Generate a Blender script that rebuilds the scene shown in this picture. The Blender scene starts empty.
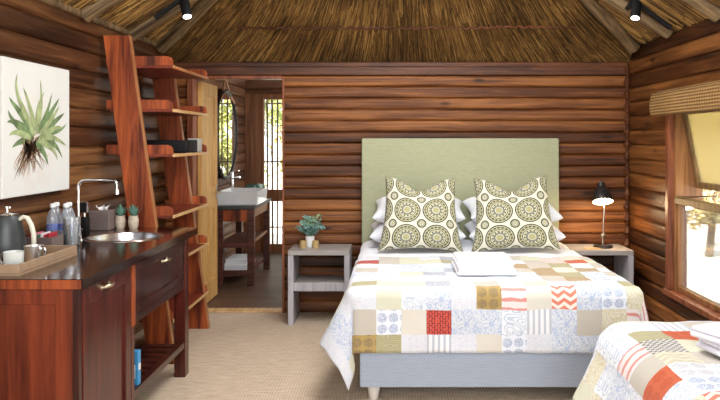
import bpy, bmesh, math, random
from mathutils import Vector, Matrix, noise as mn
R = math.radians
PI = math.pi
random.seed(7)
S = bpy.context.scene
C = S.collection

# ------------------------------------------------------------------ camera, world, lights, exposure
cam = bpy.data.cameras.new('camera')
camo = bpy.data.objects.new('camera', cam); C.objects.link(camo)
camo.location = (0, 0, 1.5); camo.rotation_euler = (R(90), 0, 0)
cam.sensor_width = 36; cam.lens = 35.0
cam.shift_x = -31/720; cam.shift_y = -60/720
cam.clip_start = 0.05; cam.clip_end = 300
S.camera = camo
S.view_settings.view_transform = 'Standard'
S.view_settings.look = 'None'
S.view_settings.gamma = 1
S.view_settings.use_curve_mapping = False
S.view_settings.exposure = 0.95

W = bpy.data.worlds.new('world'); S.world = W; W.use_nodes = True
bg = W.node_tree.nodes['Background']
bg.inputs[0].default_value = (0.86, 0.93, 1.0, 1); bg.inputs[1].default_value = 1.7

def light(name, kind, loc, rot, energy, color=(1,1,1), **kw):
    l = bpy.data.lights.new(name, kind); l.energy = energy; l.color = color
    for k, v in kw.items(): setattr(l, k, v)
    o = bpy.data.objects.new(name, l); C.objects.link(o)
    o.location = loc; o.rotation_euler = rot
    return o
light('sun', 'SUN', (0,0,10), (R(24), R(-38), 0), 9.0, (1,.95,.86), angle=R(1))
# fill lamp added under the closed thatch to brighten bed and floor
light('overhead_fill', 'AREA', (0.35,3.7,3.0), (R(4),0,0), 62, (1,.985,.96), shape='RECTANGLE', size=1.6, size_y=2.4)
light('front_daylight', 'AREA', (0.15,-0.75,2.0), (R(70),0,0), 42, (1,.985,.96), shape='RECTANGLE', size=3.7, size_y=1.3)  # daylight through the wide open front of the cabin, behind the viewer
# daylight from the bathroom's side, out of sight behind the bedroom wall
light('bathroom_daylight', 'AREA', (0.34,8.0,1.5), (R(90),0,R(90)), 20, (1,.98,.93), shape='RECTANGLE', size=1.6, size_y=1.2)

# ------------------------------------------------------------------ mesh helpers
WL = {}
def link(o, parent=None, world=(0,0,0)):
    C.objects.link(o); WL[o.name] = Vector(world)
    if parent: o.parent = parent
    return o
def props(o, label=None, cat=None, group=None, kind=None):
    if label: o['label'] = label
    if cat: o['category'] = cat
    if group: o['group'] = group
    if kind: o['kind'] = kind
    return o
def thing(name, label, cat, loc, group=None):
    o = bpy.data.objects.new(name, None); o.empty_display_size = .1
    link(o, None, loc); o.location = loc
    return props(o, label, cat, group)
def mk(name, bm, mats, parent=None, smooth=False, origin=None, label=None, angle=40):
    """world-coordinate bmesh -> object; origin = base of thing for top level meshes"""
    me = bpy.data.meshes.new(name)
    base = WL[parent.name] if parent else Vector(origin or (0,0,0))
    bmesh.ops.translate(bm, verts=bm.verts, vec=-base)
    bmesh.ops.recalc_face_normals(bm, faces=bm.faces) if smooth != 'keep' else None
    bm.to_mesh(me); bm.free()
    if not isinstance(mats, (list, tuple)): mats = [mats]
    for m in mats: me.materials.append(m)
    if smooth:
        me.polygons.foreach_set('use_smooth', [True]*len(me.polygons))
        try: me.set_sharp_from_angle(angle=R(angle))
        except Exception: pass
    o = bpy.data.objects.new(name, me); link(o, parent, base)
    if parent is None: o.location = base
    if label: o['label'] = label
    return o
def struct(name, bm, mats, label, cat, **kw):
    return props(mk(name, bm, mats, **kw), label, cat, None, 'structure')
B = bmesh.new
def box(bm, x0, x1, y0, y1, z0, z1, bev=0.0, seg=1, M=None, mi=0):
    t = bmesh.new()
    r = bmesh.ops.create_cube(t, size=1)
    bmesh.ops.scale(t, verts=t.verts, vec=(abs(x1-x0), abs(y1-y0), abs(z1-z0)))
    bmesh.ops.translate(t, verts=t.verts, vec=((x0+x1)/2, (y0+y1)/2, (z0+z1)/2))
    if bev > 0:
        bmesh.ops.bevel(t, geom=list(t.edges), offset=bev, segments=seg, affect='EDGES', profile=.5)
    merge(bm, t, M, mi)
def merge(bm, t, M=None, mi=None):
    vs = []
    for v in t.verts: vs.append(bm.verts.new(M @ v.co if M else v.co))
    t.verts.index_update()
    for f in t.faces:
        try:
            g = bm.faces.new([vs[v.index] for v in f.verts]); g.material_index = mi if mi is not None else f.material_index
        except ValueError: pass
    t.free()
def tube(bm, pts, r, seg=8, caps=True, mi=0):
    pts = [Vector(p) for p in pts]; n = len(pts)
    rs = r if isinstance(r, (list, tuple)) else [r]*n
    rings = []; prev = None
    for i, p in enumerate(pts):
        d = (pts[min(i+1,n-1)]-pts[max(i-1,0)]).normalized()
        if prev is None:
            a = Vector((0,0,1)) if abs(d.z) < .9 else Vector((1,0,0))
            u = d.cross(a).normalized()
        else:
            u = (prev - d*prev.dot(d)).normalized()
        prev = u; w = d.cross(u)
        rings.append([bm.verts.new(p + (u*math.cos(k*2*PI/seg)+w*math.sin(k*2*PI/seg))*rs[i]) for k in range(seg)])
    for i in range(n-1):
        for k in range(seg):
            f = bm.faces.new([rings[i][k], rings[i][(k+1)%seg], rings[i+1][(k+1)%seg], rings[i+1][k]]); f.material_index = mi
    if caps:
        f = bm.faces.new(rings[0][::-1]); f.material_index = mi
        f = bm.faces.new(rings[-1]); f.material_index = mi
def lathe(bm, prof, c, seg=24, M=None, close=True, mi=0):
    """prof: list of (r,z) from bottom to top around c"""
    rings = []
    for r, z in prof:
        if r < 1e-5:
            p = Vector((0,0,z)); p = M @ p if M else p
            rings.append([bm.verts.new(p+Vector(c))])
        else:
            ring = []
            for k in range(seg):
                p = Vector((r*math.cos(k*2*PI/seg), r*math.sin(k*2*PI/seg), z)); p = M @ p if M else p
                ring.append(bm.verts.new(p+Vector(c)))
            rings.append(ring)
    for a, b in zip(rings[:-1], rings[1:]):
        for k in range(seg):
            k2 = (k+1) % seg
            if len(a) == 1 and len(b) == 1: continue
            if len(a) == 1: vs = [a[0], b[k2], b[k]]
            elif len(b) == 1: vs = [a[k], a[k2], b[0]]
            else: vs = [a[k], a[k2], b[k2], b[k]]
            f = bm.faces.new(vs); f.material_index = mi
    if close:
        for ring in (rings[0], rings[-1]):
            if len(ring) > 2:
                try: bm.faces.new(ring)
                except ValueError: pass
def prism(bm, poly, axis, a0, a1):
    """extrude a polygon given in the two other axes"""
    def P(p, a):
        if axis == 'x': return (a, p[0], p[1])
        if axis == 'y': return (p[0], a, p[1])
        return (p[0], p[1], a)
    A = [bm.verts.new(P(p, a0)) for p in poly]; D = [bm.verts.new(P(p, a1)) for p in poly]
    n = len(poly)
    bm.faces.new(A); bm.faces.new(D[::-1])
    for i in range(n): bm.faces.new([A[i], D[i], D[(i+1)%n], A[(i+1)%n]])

# ------------------------------------------------------------------ material helpers
class NT:
    def __init__(s, name):
        s.m = bpy.data.materials.new(name); s.m.use_nodes = True
        s.t = s.m.node_tree; s.n = s.t.nodes; s.b = s.n['Principled BSDF']; s.out = s.n['Material Output']
    def N(s, typ, ins=None, **kw):
        n = s.n.new(typ)
        for k, v in kw.items(): setattr(n, k, v)
        if ins:
            for k, v in ins.items(): s.L(v, n.inputs[k])
        return n
    def L(s, v, sock):
        if isinstance(v, bpy.types.NodeSocket): s.t.links.new(v, sock)
        elif isinstance(v, bpy.types.Node): s.t.links.new(v.outputs[0], sock)
        else:
            if isinstance(v, (tuple, list)) and len(v) == 3 and sock.type == 'RGBA': v = (*v, 1)
            sock.default_value = v
    def math(s, op, a, b=0.0, c=None):
        n = s.n.new('ShaderNodeMath'); n.operation = op
        s.L(a, n.inputs[0]); s.L(b, n.inputs[1])
        if c is not None: s.L(c, n.inputs[2])
        return n.outputs[0]
    def coord(s, which='Object'): return s.N('ShaderNodeTexCoord').outputs[which]
    def map(s, v, sc=(1,1,1), loc=(0,0,0), rot=(0,0,0)):
        return s.N('ShaderNodeMapping', {'Vector': v, 'Scale': sc, 'Location': loc, 'Rotation': rot}).outputs[0]
    def noise(s, v, scale=5, detail=4, rough=.55, dist=0):
        return s.N('ShaderNodeTexNoise', {'Vector': v, 'Scale': scale, 'Detail': detail, 'Roughness': rough, 'Distortion': dist}).outputs[0]
    def ramp(s, f, stops, interp='LINEAR'):
        n = s.N('ShaderNodeValToRGB', {'Fac': f}); r = n.color_ramp; r.interpolation = interp
        while len(r.elements) < len(stops): r.elements.new(.5)
        for e, (p, c) in zip(r.elements, stops):
            e.position = p; e.color = (*c, 1) if len(c) == 3 else c
        return n.outputs[0]
    def mix(s, f, a, b, mode='MIX'):
        n = s.n.new('ShaderNodeMix'); n.data_type = 'RGBA'; n.blend_type = mode
        s.L(f, n.inputs[0]); s.L(a, n.inputs[6]); s.L(b, n.inputs[7]); return n.outputs[2]
    def sep(s, v):
        n = s.N('ShaderNodeSeparateXYZ', {0: v}); return n.outputs
    def comb(s, x, y, z=0.0): return s.N('ShaderNodeCombineXYZ', {0: x, 1: y, 2: z}).outputs[0]
    def bump(s, h, strength=.3, dist=.01):
        s.L(s.N('ShaderNodeBump', {'Height': h, 'Strength': strength, 'Distance': dist}).outputs[0], s.b.inputs['Normal'])
    def set(s, **kw):
        names = {'col':'Base Color','rough':'Roughness','metal':'Metallic','trans':'Transmission Weight','ior':'IOR','emit':'Emission Color','es':'Emission Strength','alpha':'Alpha','sheen':'Sheen Weight','coat':'Coat Weight','spec':'Specular IOR Level','cr':'Coat Roughness','sub':'Subsurface Weight'}
        for k, v in kw.items(): s.L(v, s.b.inputs[names[k]])
        return s
def simple(name, col, rough=.5, var=.12, scale=12, **kw):
    n = NT(name); c = n.coord()
    f = n.noise(c, scale, 3)
    d = tuple(x*(1-var) for x in col); l = tuple(min(1, x*(1+var)) for x in col)
    n.set(col=n.ramp(f, [(.3,d),(.7,l)]), rough=rough, **kw)
    return n.m
def log_mat(name, dark, mid, light_, rough=.38, seed=0.0):
    """uv: u = metres along the log, v = log number + fraction round it"""
    n = NT(name); uv = n.coord('UV'); x, y, _ = n.sep(uv)
    row = n.math('FLOOR', y)
    hue = n.N('ShaderNodeTexWhiteNoise', {'Vector': n.comb(row, seed, 0)}, noise_dimensions='3D').outputs[0]
    xs = n.math('ADD', x, n.math('MULTIPLY', row, 3.71))
    g = n.noise(n.comb(n.math('MULTIPLY', xs, 1.6), n.math('MULTIPLY', y, 5.5), seed), 1.0, 6, .6, .6)
    g2 = n.noise(n.comb(n.math('MULTIPLY', xs, .9), n.math('MULTIPLY', y, 1.1), seed+4), 1.0, 3, .5, .3)
    fine = n.noise(n.comb(n.math('MULTIPLY', xs, 9), n.math('MULTIPLY', y, 34), seed), 1.0, 3, .7)
    f = n.math('ADD', n.math('MULTIPLY', g, .50), n.math('MULTIPLY', n.math('SUBTRACT', hue, .2), .26))
    f = n.math('ADD', f, n.math('MULTIPLY', g2, .42)); f = n.math('ADD', f, n.math('MULTIPLY', fine, .15))
    col = n.ramp(f, [(.44,dark),(.60,mid),(.80,light_)])
    kn = n.N('ShaderNodeTexVoronoi', {'Vector': n.comb(n.math('MULTIPLY', xs, 2.4), n.math('MULTIPLY', y, .8), seed), 'Scale': 1.0}).outputs[0]
    k = n.ramp(kn, [(.06,(1,1,1)),(.17,(0,0,0))])
    col = n.mix(n.math('MULTIPLY', k, .8), col, (dark[0]*.35, dark[1]*.3, dark[2]*.3))
    # the weathered, stained seam between two logs
    fr = n.math('FRACT', y)
    n.set(col=col, rough=n.math('ADD', rough-.08, n.math('MULTIPLY', g, .25)), spec=.3)
    n.bump(n.math('ADD', g, n.math('MULTIPLY', fine, .5)), .45, .006)
    return n.m
def wood(name, dark, light_, axis='x', rough=.35, sc=1.0, knots=False, coat=0.0):
    n = NT(name); c = n.coord()
    m = {'x': (1.2,14,14), 'y': (14,1.2,14), 'z': (14,14,1.2)}[axis]
    g = n.noise(n.map(c, tuple(a*sc for a in m)), 1.0, 6, .6, 1.2)
    m2 = {'x': (3,90,90), 'y': (90,3,90), 'z': (90,90,3)}[axis]
    fine = n.noise(n.map(c, m2), 1.0, 2, .6)
    f = n.math('ADD', n.math('MULTIPLY', g, .8), n.math('MULTIPLY', fine, .25))
    col = n.ramp(f, [(.40,dark),(.68,light_)])
    if knots:
        m3 = {'x': (1.2,5,5), 'y': (5,1.2,5), 'z': (5,5,1.2)}[axis]
        kn = n.N('ShaderNodeTexVoronoi', {'Vector': n.map(c, m3), 'Scale': 1.0}).outputs[0]
        col = n.mix(n.ramp(kn, [(.10,(.85,.85,.85)),(.22,(0,0,0))]), col, tuple(a*.2 for a in dark))
    n.set(col=col, rough=rough, coat=coat, cr=.12, spec=.35)
    n.bump(f, .15, .002)
    return n.m

# ---- wood
M = {}
M['log_back'] = log_mat('varnished_logs', (.020,.006,.0022), (.115,.035,.009), (.37,.142,.040), .45, 0.0)
M['log_left'] = log_mat('dark_varnished_logs', (.022,.008,.004), (.098,.037,.014), (.27,.13,.048), .32, 5.0)
M['log_right'] = log_mat('amber_varnished_logs', (.018,.005,.002), (.10,.032,.008), (.32,.125,.034), .42, 9.0)
M['log_bath'] = log_mat('bathroom_logs', (.05,.02,.01), (.13,.055,.028), (.28,.14,.07), .45, 13.0)
M['cherry'] = wood('cherry_wood', (.040,.007,.005), (.125,.022,.013), 'z', .28, coat=.3)
M['cherry_lit'] = wood('lit_cherry_panel', (.06,.010,.005), (.23,.044,.016), 'z', .3, .6, coat=.3)  # same cherry as the door, its lit tone put into the colour
M['cherry_dark'] = wood('dark_cherry_wood', (.022,.006,.005), (.065,.015,.010), 'z', .3, coat=.3)
M['orange_wood'] = wood('orange_edge_wood', (.20,.040,.014), (.40,.10,.035), 'z', .35)
M['worktop'] = wood('polished_dark_worktop', (.009,.004,.003), (.035,.009,.006), 'y', .12, coat=.6)
M['ladder'] = wood('reddish_plank', (.10,.014,.005), (.50,.110,.026), 'z', .45, .8, knots=True, coat=.05)
M['shelfwood'] = wood('reddish_shelf_plank', (.09,.013,.008), (.27,.050,.022), 'y', .45, .8)
M['sapwood'] = wood('pale_sapwood', (.50,.29,.12), (.80,.55,.28), 'y', .4)
M['sapwood_z'] = wood('pale_sapwood_edge', (.28,.10,.035), (.48,.22,.09), 'z', .4)
M['pine'] = wood('honey_pine', (.48,.25,.07), (.70,.43,.15), 'z', .5)
M['redframe'] = wood('red_brown_frame', (.12,.03,.014), (.36,.12,.05), 'z', .4)
M['framelight'] = wood('orange_frame', (.15,.06,.02), (.36,.16,.06), 'z', .4)
M['sashwood'] = wood('weathered_sash_wood', (.13,.075,.03), (.30,.19,.08), 'z', .5)
M['bathplank'] = wood('brown_boards', (.13,.045,.018), (.33,.14,.06), 'z', .45, .7)
M['vanity'] = wood('dark_brown_vanity', (.05,.014,.010), (.15,.05,.032), 'x', .4)
M['vanity_side'] = wood('brown_vanity_rail', (.12,.045,.02), (.30,.14,.06), 'y', .4)
M['pole'] = wood('barked_pole', (.045,.024,.010), (.30,.20,.10), 'z', .6, 1.2)
M['greywood'] = wood('grey_washed_wood', (.32,.305,.33), (.50,.48,.51), 'z', .55)
M['greywood_x'] = wood('grey_washed_wood_top', (.26,.235,.22), (.46,.42,.40), 'x', .5)
M['leg_white'] = simple('whitewashed_wood', (.68,.64,.58), .5)
# ---- metals, glass, plastics
M['chrome'] = simple('chrome', (.80,.80,.82), .14, .03, metal=1.0)
M['steel'] = simple('brushed_steel', (.70,.71,.73), .24, .05, 60, metal=1.0)
M['brass'] = simple('aged_brass', (.56,.47,.34), .28, .1, 40, metal=1.0)
M['black_metal'] = simple('black_painted_metal', (.018,.016,.016), .4, .2)
M['black'] = simple('black_plastic', (.007,.007,.008), .55, .2, spec=.3)
M['kettle'] = simple('slate_grey_enamel', (.045,.052,.055), .38, .12, 30)
M['cream_plastic'] = simple('cream_plastic', (.74,.72,.60), .4, .05)
M['white_ceramic'] = simple('white_ceramic', (.86,.88,.90), .12, .02, coat=.4)
M['white_plastic'] = simple('white_plastic', (.85,.85,.85), .35, .03)
M['grey_plate'] = simple('grey_plate', (.42,.41,.38), .4, .06)
M['card'] = simple('brown_card', (.36,.24,.15), .7, .1, 30)
M['card_grey'] = simple('grey_brown_card', (.19,.14,.13), .6, .1, 20)
M['paper'] = simple('white_tissue', (.88,.88,.88), .8, .03)
M['leather'] = simple('tan_leather', (.45,.26,.13), .5, .15)
M['darkgreen'] = simple('dark_green_glaze', (.05,.13,.10), .2, .1)
M['gold'] = simple('gold_glass', (.78,.58,.28), .22, .12, 50, metal=.6)
M['clay_pot'] = simple('cream_glazed_pot', (.62,.52,.40), .35, .15, 40)
M['bluegreen'] = simple('blue_green_leaves', (.13,.28,.22), .45, .35, 30)
M['euca'] = simple('eucalyptus_leaves', (.15,.28,.25), .5, .45, 25)
M['euca2'] = simple('pale_green_leaves', (.26,.38,.22), .5, .35, 25)
M['soil'] = simple('soil', (.05,.03,.02), .9, .3, 60)
def pane_mat(name, tint, alpha_tint, refl, dcol=(.82,.86,.92)):
    n = NT(name)
    tr = n.N('ShaderNodeBsdfTransparent', {'Color': tint})
    gl = n.N('ShaderNodeBsdfGlossy', {'Color': (1,1,1), 'Roughness': .02})
    fr = n.N('ShaderNodeFresnel', {'IOR': 1.45})
    mx = n.N('ShaderNodeMixShader', {0: n.math('MULTIPLY', fr, refl), 1: tr.outputs[0], 2: gl.outputs[0]})
    d = n.N('ShaderNodeBsdfDiffuse', {'Color': dcol})
    mx2 = n.N('ShaderNodeMixShader', {0: alpha_tint, 1: mx.outputs[0], 2: d.outputs[0]})
    n.t.links.new(mx2.outputs[0], n.out.inputs[0]); return n.m
M['pane'] = pane_mat('window_glass', (.97,.98,.97), .02, .8)
M['pane_reflection'] = pane_mat('golden_reflection_glass', (.93,.86,.62), .34, 1.0, (.98,.88,.56))  # yellow tan reflection and sunlit glow put into the pane colour
M['glass'] = pane_mat('clear_glass', (.93,.95,.96), .13, 2.2)
M['water'] = pane_mat('clear_plastic_bottle', (.88,.92,.97), .22, 2.2)
M['mirror'] = NT('mirror_silver').set(col=(.9,.9,.9,1), rough=.02, metal=1.0).m
n = NT('warm_bulb'); n.set(col=(1,.9,.7,1), emit=(1,.80,.50,1), es=16); M['bulb'] = n.m
n = NT('spot_bulb'); n.set(col=(1,1,1,1), emit=(1,.93,.82,1), es=7); M['spotbulb'] = n.m
n = NT('lamp_shade_inside'); n.set(col=(.85,.80,.70,1), rough=.4); M['shade_in'] = n.m

# ---- fabric
def weave(n, scale=400, strength=.2):
    uv = n.coord('Object')
    w = n.N('ShaderNodeTexNoise', {'Vector': uv, 'Scale': scale*.5, 'Detail': 1.0}).outputs[0]
    big = n.noise(uv, 14, 2)
    n.bump(n.math('ADD', n.math('MULTIPLY', w, .3), big), strength, .008)
def fabric(name, col, var=.05, scale=8, strength=.2, rough=.9):
    n = NT(name); c = n.coord(); f = n.noise(c, scale, 3)
    n.set(col=n.ramp(f, [(.3,tuple(x*(1-var) for x in col)),(.7,tuple(min(1,x*(1+var)) for x in col))]), rough=rough, sheen=.15, spec=.2)
    weave(n, 400, strength); return n.m
M['linen'] = fabric('white_cotton', (.84,.86,.92), .02)
M['towel'] = fabric('white_towelling', (.84,.84,.87), .02, 60, .5)
M['mattress'] = fabric('white_mattress', (.80,.80,.80), .02)
M['towel_lilac'] = fabric('lilac_white_towelling', (.78,.77,.85), .02, 60, .5)
n = NT('sage_headboard_fabric'); c = n.coord()
br = n.N('ShaderNodeTexBrick', {'Vector': n.map(c, (1,1,1), rot=(R(90),0,0)), 'Color1': (.36,.37,.235), 'Color2': (.40,.41,.26), 'Mortar': (.31,.325,.22), 'Scale': 16.0, 'Mortar Size': .02, 'Row Height': .25, 'Brick Width': .5}).outputs[0]
n.set(col=n.mix(.35, br, n.ramp(n.noise(n.map(c, (3,3,60)), 3, 3), [(.3,(.33,.35,.23)),(.7,(.43,.44,.30))])), rough=.9, spec=.2); weave(n, 500, .15); M['sage'] = n.m
n = NT('blue_grey_base_fabric'); c = n.coord()
ck = n.N('ShaderNodeTexChecker', {'Vector': c, 'Color1': (.33,.39,.50), 'Color2': (.50,.56,.67), 'Scale': 110.0}).outputs[0]
st = n.noise(n.map(c, (5,5,60)), 2, 3)
n.set(col=n.mix(.3, ck, n.ramp(st, [(.3,(.33,.39,.50)),(.7,(.52,.58,.68))])), rough=.9, spec=.2); M['bedbase'] = n.m

# medallion cushion fabric (uv = 0..1 over one face)
n = NT('medallion_print'); uv = n.coord('UV')
def lattice(n, uv, k, off, offy):
    x, y, _ = n.sep(n.map(uv, (k,k,1), (off,offy,0)))
    fx = n.math('SUBTRACT', n.math('FRACT', x), .5); fy = n.math('SUBTRACT', n.math('FRACT', y), .5)
    r = n.math('SQRT', n.math('ADD', n.math('MULTIPLY', fx, fx), n.math('MULTIPLY', fy, fy)))
    a = n.math('ARCTAN2', fy, fx)
    return r, a
cream = (.66,.64,.53); ol = (.12,.115,.05); gr = (.20,.20,.17); ye = (.38,.36,.19); dk = (.07,.068,.04)
r, a = lattice(n, uv, 2.85, .575, .0)
big = n.ramp(r, [(0,ye),(.11,cream),(.13,gr),(.20,cream),(.225,ye),(.26,cream),(.28,ol),(.315,cream),(.33,ol),(.40,ol),(.41,cream),(.425,dk),(.465,cream)], 'CONSTANT')
dots = n.math('GREATER_THAN', n.math('SINE', n.math('MULTIPLY', a, 18)), .1)
inb = n.math('MULTIPLY', n.math('GREATER_THAN', r, .33), n.math('LESS_THAN', r, .405))
big = n.mix(n.math('MULTIPLY', n.math('MULTIPLY', dots, inb), .8), big, ye)
dots2 = n.math('GREATER_THAN', n.math('SINE', n.math('MULTIPLY', a, 12)), .3)
inb2 = n.math('MULTIPLY', n.math('GREATER_THAN', r, .19), n.math('LESS_THAN', r, .26))
big = n.mix(n.math('MULTIPLY', dots2, inb2), big, ol)
r2, a2 = lattice(n, uv, 2.85, .075, .5)
small = n.ramp(r2, [(0,ye),(.05,cream),(.065,gr),(.09,cream),(.105,ol),(.14,dk),(.16,cream)], 'CONSTANT')
n.set(col=n.mix(n.math('LESS_THAN', r2, .2), big, small), rough=.9, spec=.2); weave(n, 500, .15)
M['medallion'] = n.m

# quilt patch prints; uv = 0..1 inside one patch
def patch(name, base, ink=None, kind='plain', k=4.0, soft=.75):
    n = NT(name); uv = n.coord('UV'); x, y, _ = n.sep(uv); f = None
    if kind == 'stripes_v': f = n.math('GREATER_THAN', n.math('SINE', n.math('MULTIPLY', x, k*2*PI)), .25)
    elif kind == 'stripes_h':
        f = n.math('GREATER_THAN', n.math('SINE', n.math('ADD', n.math('MULTIPLY', y, k*2*PI), n.math('MULTIPLY', n.noise(uv, 3, 2), 2.5))), .45)
    elif kind == 'chevron':
        t = n.math('PINGPONG', n.math('MULTIPLY', x, 4.0), 1.0)
        f = n.math('GREATER_THAN', n.math('SINE', n.math('MULTIPLY', n.math('ADD', n.math('MULTIPLY', y, k), n.math('MULTIPLY', t, .55)), 2*PI)), .0)
    elif kind == 'circles':
        fx = n.math('SUBTRACT', n.math('FRACT', n.math('MULTIPLY', x, 2.2)), .5); fy = n.math('SUBTRACT', n.math('FRACT', n.math('MULTIPLY', y, 2.2)), .5)
        r = n.math('SQRT', n.math('ADD', n.math('MULTIPLY', fx, fx), n.math('MULTIPLY', fy, fy)))
        r = n.math('ADD', r, n.math('MULTIPLY', n.math('SUBTRACT', n.noise(uv, 9, 2), .5), .1))
        w = n.math('GREATER_THAN', n.math('SINE', n.math('MULTIPLY', n.noise(uv, 12, 1), 42)), -.2)
        f = n.math('MULTIPLY', n.math('LESS_THAN', r, .42), w)
    elif kind == 'swirl':
        f = n.math('GREATER_THAN', n.math('SINE', n.math('MULTIPLY', n.noise(n.map(uv, (1,1,1), (k,0,0)), 2.6, 0), 30+k*8)), .2)
    elif kind == 'lace':
        f = n.math('GREATER_THAN', n.math('SINE', n.math('MULTIPLY', n.noise(n.map(uv, (1,1,1), (k,2,0)), 5, 1.5), 30)), .4)
    elif kind == 'marks':
        b = n.N('ShaderNodeTexBrick', {'Vector': n.map(uv, (1,1,1), rot=(0,0,R(90))), 'Color1': (0,0,0), 'Color2': (0,0,0), 'Mortar': (1,1,1), 'Scale': k, 'Mortar Size': .045, 'Row Height': .35, 'Brick Width': .6}).outputs[0]
        f = n.math('MULTIPLY', b, n.math('GREATER_THAN', n.noise(uv, 6, 1), .40))
    elif kind == 'check':
        f = n.N('ShaderNodeTexChecker', {'Vector': uv, 'Color1': (0,0,0), 'Color2': (1,1,1), 'Scale': k*2}).outputs[0]
    if f is not None: col = n.mix(n.math('MULTIPLY', f, soft), base, ink)
    else:
        col = n.mix(n.noise(uv, 2, 1), base, tuple(v*.93 for v in base))
    n.set(col=col, rough=.92, spec=.15, sheen=.1)
    weave(n, 420, .25); return n.m
wh = (.68,.71,.77)
PM = {
 'W': patch('quilt_white', (.72,.735,.79), (.52,.58,.70), 'lace', 5, .45),
 'L': patch('quilt_lace', wh, (.38,.48,.68), 'lace', 2, .8),
 'Y': patch('quilt_pale_yellow', (.66,.66,.53)),
 'O': patch('quilt_olive', (.38,.35,.20), (.50,.47,.32), 'swirl', 3, .6),
 'B': patch('quilt_blue_rounds', (.76,.80,.88), (.22,.30,.50), 'circles', 4, .85),
 'R': patch('quilt_red_marks', (.60,.10,.075), (.07,.02,.03), 'marks', 3.2, .95),
 'S': patch('quilt_grey_stripes', (.80,.81,.84), (.36,.40,.50), 'stripes_v', 4.5, .7),
 'C': patch('quilt_cream', (.70,.67,.60)),
 'M': patch('quilt_mustard_rounds', (.44,.31,.12), (.17,.14,.11), 'circles', 4, .85),
 'P': patch('quilt_pink_bars', (.78,.72,.72), (.66,.16,.12), 'stripes_h', 2.6, .75),
 'V': patch('quilt_red_chevron', (.82,.76,.70), (.70,.17,.10), 'chevron', 3.2, .9),
 'Z': patch('quilt_beige_chevron', (.68,.64,.52), (.52,.48,.36), 'chevron', 3.2, .8),
 'G': patch('quilt_blue_swirl', (.78,.81,.86), (.42,.50,.64), 'swirl', 2, .7),
 'H': patch('quilt_grey_shapes', (.76,.76,.78), (.34,.35,.42), 'circles', 2, .75),
 'E': patch('quilt_beige', (.56,.52,.46)),
 'F': patch('quilt_yellow_floral', (.70,.69,.58), (.55,.42,.14), 'lace', 6, .5),
 'D': patch('quilt_dark_print', (.52,.54,.60), (.14,.15,.20), 'marks', 5, .8),
 'K': patch('quilt_grey_check', (.62,.60,.56), (.14,.14,.15), 'check', 5.5, .85),
 'T': patch('quilt_tan', (.46,.34,.20), (.30,.22,.14), 'swirl', 5, .5),
 'X': patch('quilt_orange_red', (.56,.13,.06), (.40,.05,.02), 'circles', 5, .5),
}
PK = list(PM); PI_ = {k: i for i, k in enumerate(PK)}

# ---- ground, carpet, thatch
n = NT('sisal_carpet'); c = n.coord()
w1 = n.N('ShaderNodeTexWave', {'Vector': c, 'Scale': 26.0, 'Distortion': 1.5, 'Detail': 2.0, 'Detail Scale': 4.0}, bands_direction='Y').outputs[1]
w2 = n.N('ShaderNodeTexWave', {'Vector': c, 'Scale': 18.0, 'Distortion': 1.5, 'Detail': 2.0}, bands_direction='X').outputs[1]
nz = n.noise(n.map(c, (3,14,1)), 3, 5, .65)
f = n.math('ADD', n.math('MULTIPLY', nz, .7), n.math('MULTIPLY', n.math('MULTIPLY', w1, w2), .35))
n.set(col=n.ramp(f, [(.25,(.46,.35,.25)),(.7,(.76,.63,.49))]), rough=.95, spec=.1)
n.bump(n.math('MULTIPLY', w1, w2), .5, .006); M['sisal'] = n.m
n = NT('dark_floor_boards'); c = n.coord()
b = n.N('ShaderNodeTexBrick', {'Vector': c, 'Color1': (.13,.070,.040), 'Color2': (.08,.043,.025), 'Mortar': (.03,.018,.012), 'Scale': 1.0, 'Mortar Size': .004, 'Row Height': .11, 'Brick Width': 2.2}).outputs[0]
n.set(col=n.mix(n.math('MULTIPLY', n.noise(n.map(c, (2,24,1)), 2, 4), .45), b, (.17,.10,.058)), rough=.5); M['boards'] = n.m
n = NT('thatch_backing'); c = n.coord()
n.set(col=n.ramp(n.noise(n.map(c, (40,6,6)), 2, 4), [(.35,(.07,.042,.018)),(.7,(.22,.14,.06))]), rough=.95); M['thatchback'] = n.m
n = NT('thatch_reed'); rnd = n.N('ShaderNodeNewGeometry').outputs['Random Per Island']
c = n.coord()
pv = n.noise(c, 2.2, 3)
f = n.math('ADD', n.math('MULTIPLY', rnd, .75), n.math('MULTIPLY', n.math('SUBTRACT', pv, .5), .9))
n.set(col=n.ramp(f, [(.0,(.05,.025,.008)),(.35,(.16,.082,.024)),(.7,(.36,.20,.058)),(.95,(.60,.39,.14))]), rough=.8, spec=.25); M['reed'] = n.m
n = NT('woven_blind'); c = n.coord()
w = n.N('ShaderNodeTexWave', {'Vector': c, 'Scale': 15.0}, bands_direction='Z').outputs[1]
w3 = n.N('ShaderNodeTexWave', {'Vector': c, 'Scale': 9.0}, bands_direction='Y').outputs[1]
f = n.math('ADD', n.math('MULTIPLY', w, .5), n.math('ADD', n.math('MULTIPLY', w3, .25), n.math('MULTIPLY', n.noise(c, 30, 3), .3)))
n.set(col=n.ramp(f, [(.3,(.12,.058,.016)),(.8,(.40,.23,.075))]), rough=.8); n.bump(w, .6, .006); M['blind'] = n.m
M['ground'] = simple('pale_sandy_ground', (.78,.74,.64), .95, .15, 1.5)
M['canvas'] = None
n = NT('canvas_ground'); x, y, z = n.sep(n.coord())
dist = n.N('ShaderNodeVectorMath', {0: n.map(n.coord(), (1,1,.8)), 1: (0,-.02,.22)}, operation='DISTANCE').outputs['Value']
blot = n.math('MULTIPLY', n.ramp(dist, [(.05,(1,1,1)),(.24,(0,0,0))]), n.ramp(n.noise(n.coord(), 9, 4), [(.42,(0,0,0)),(.62,(1,1,1))]))
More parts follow.
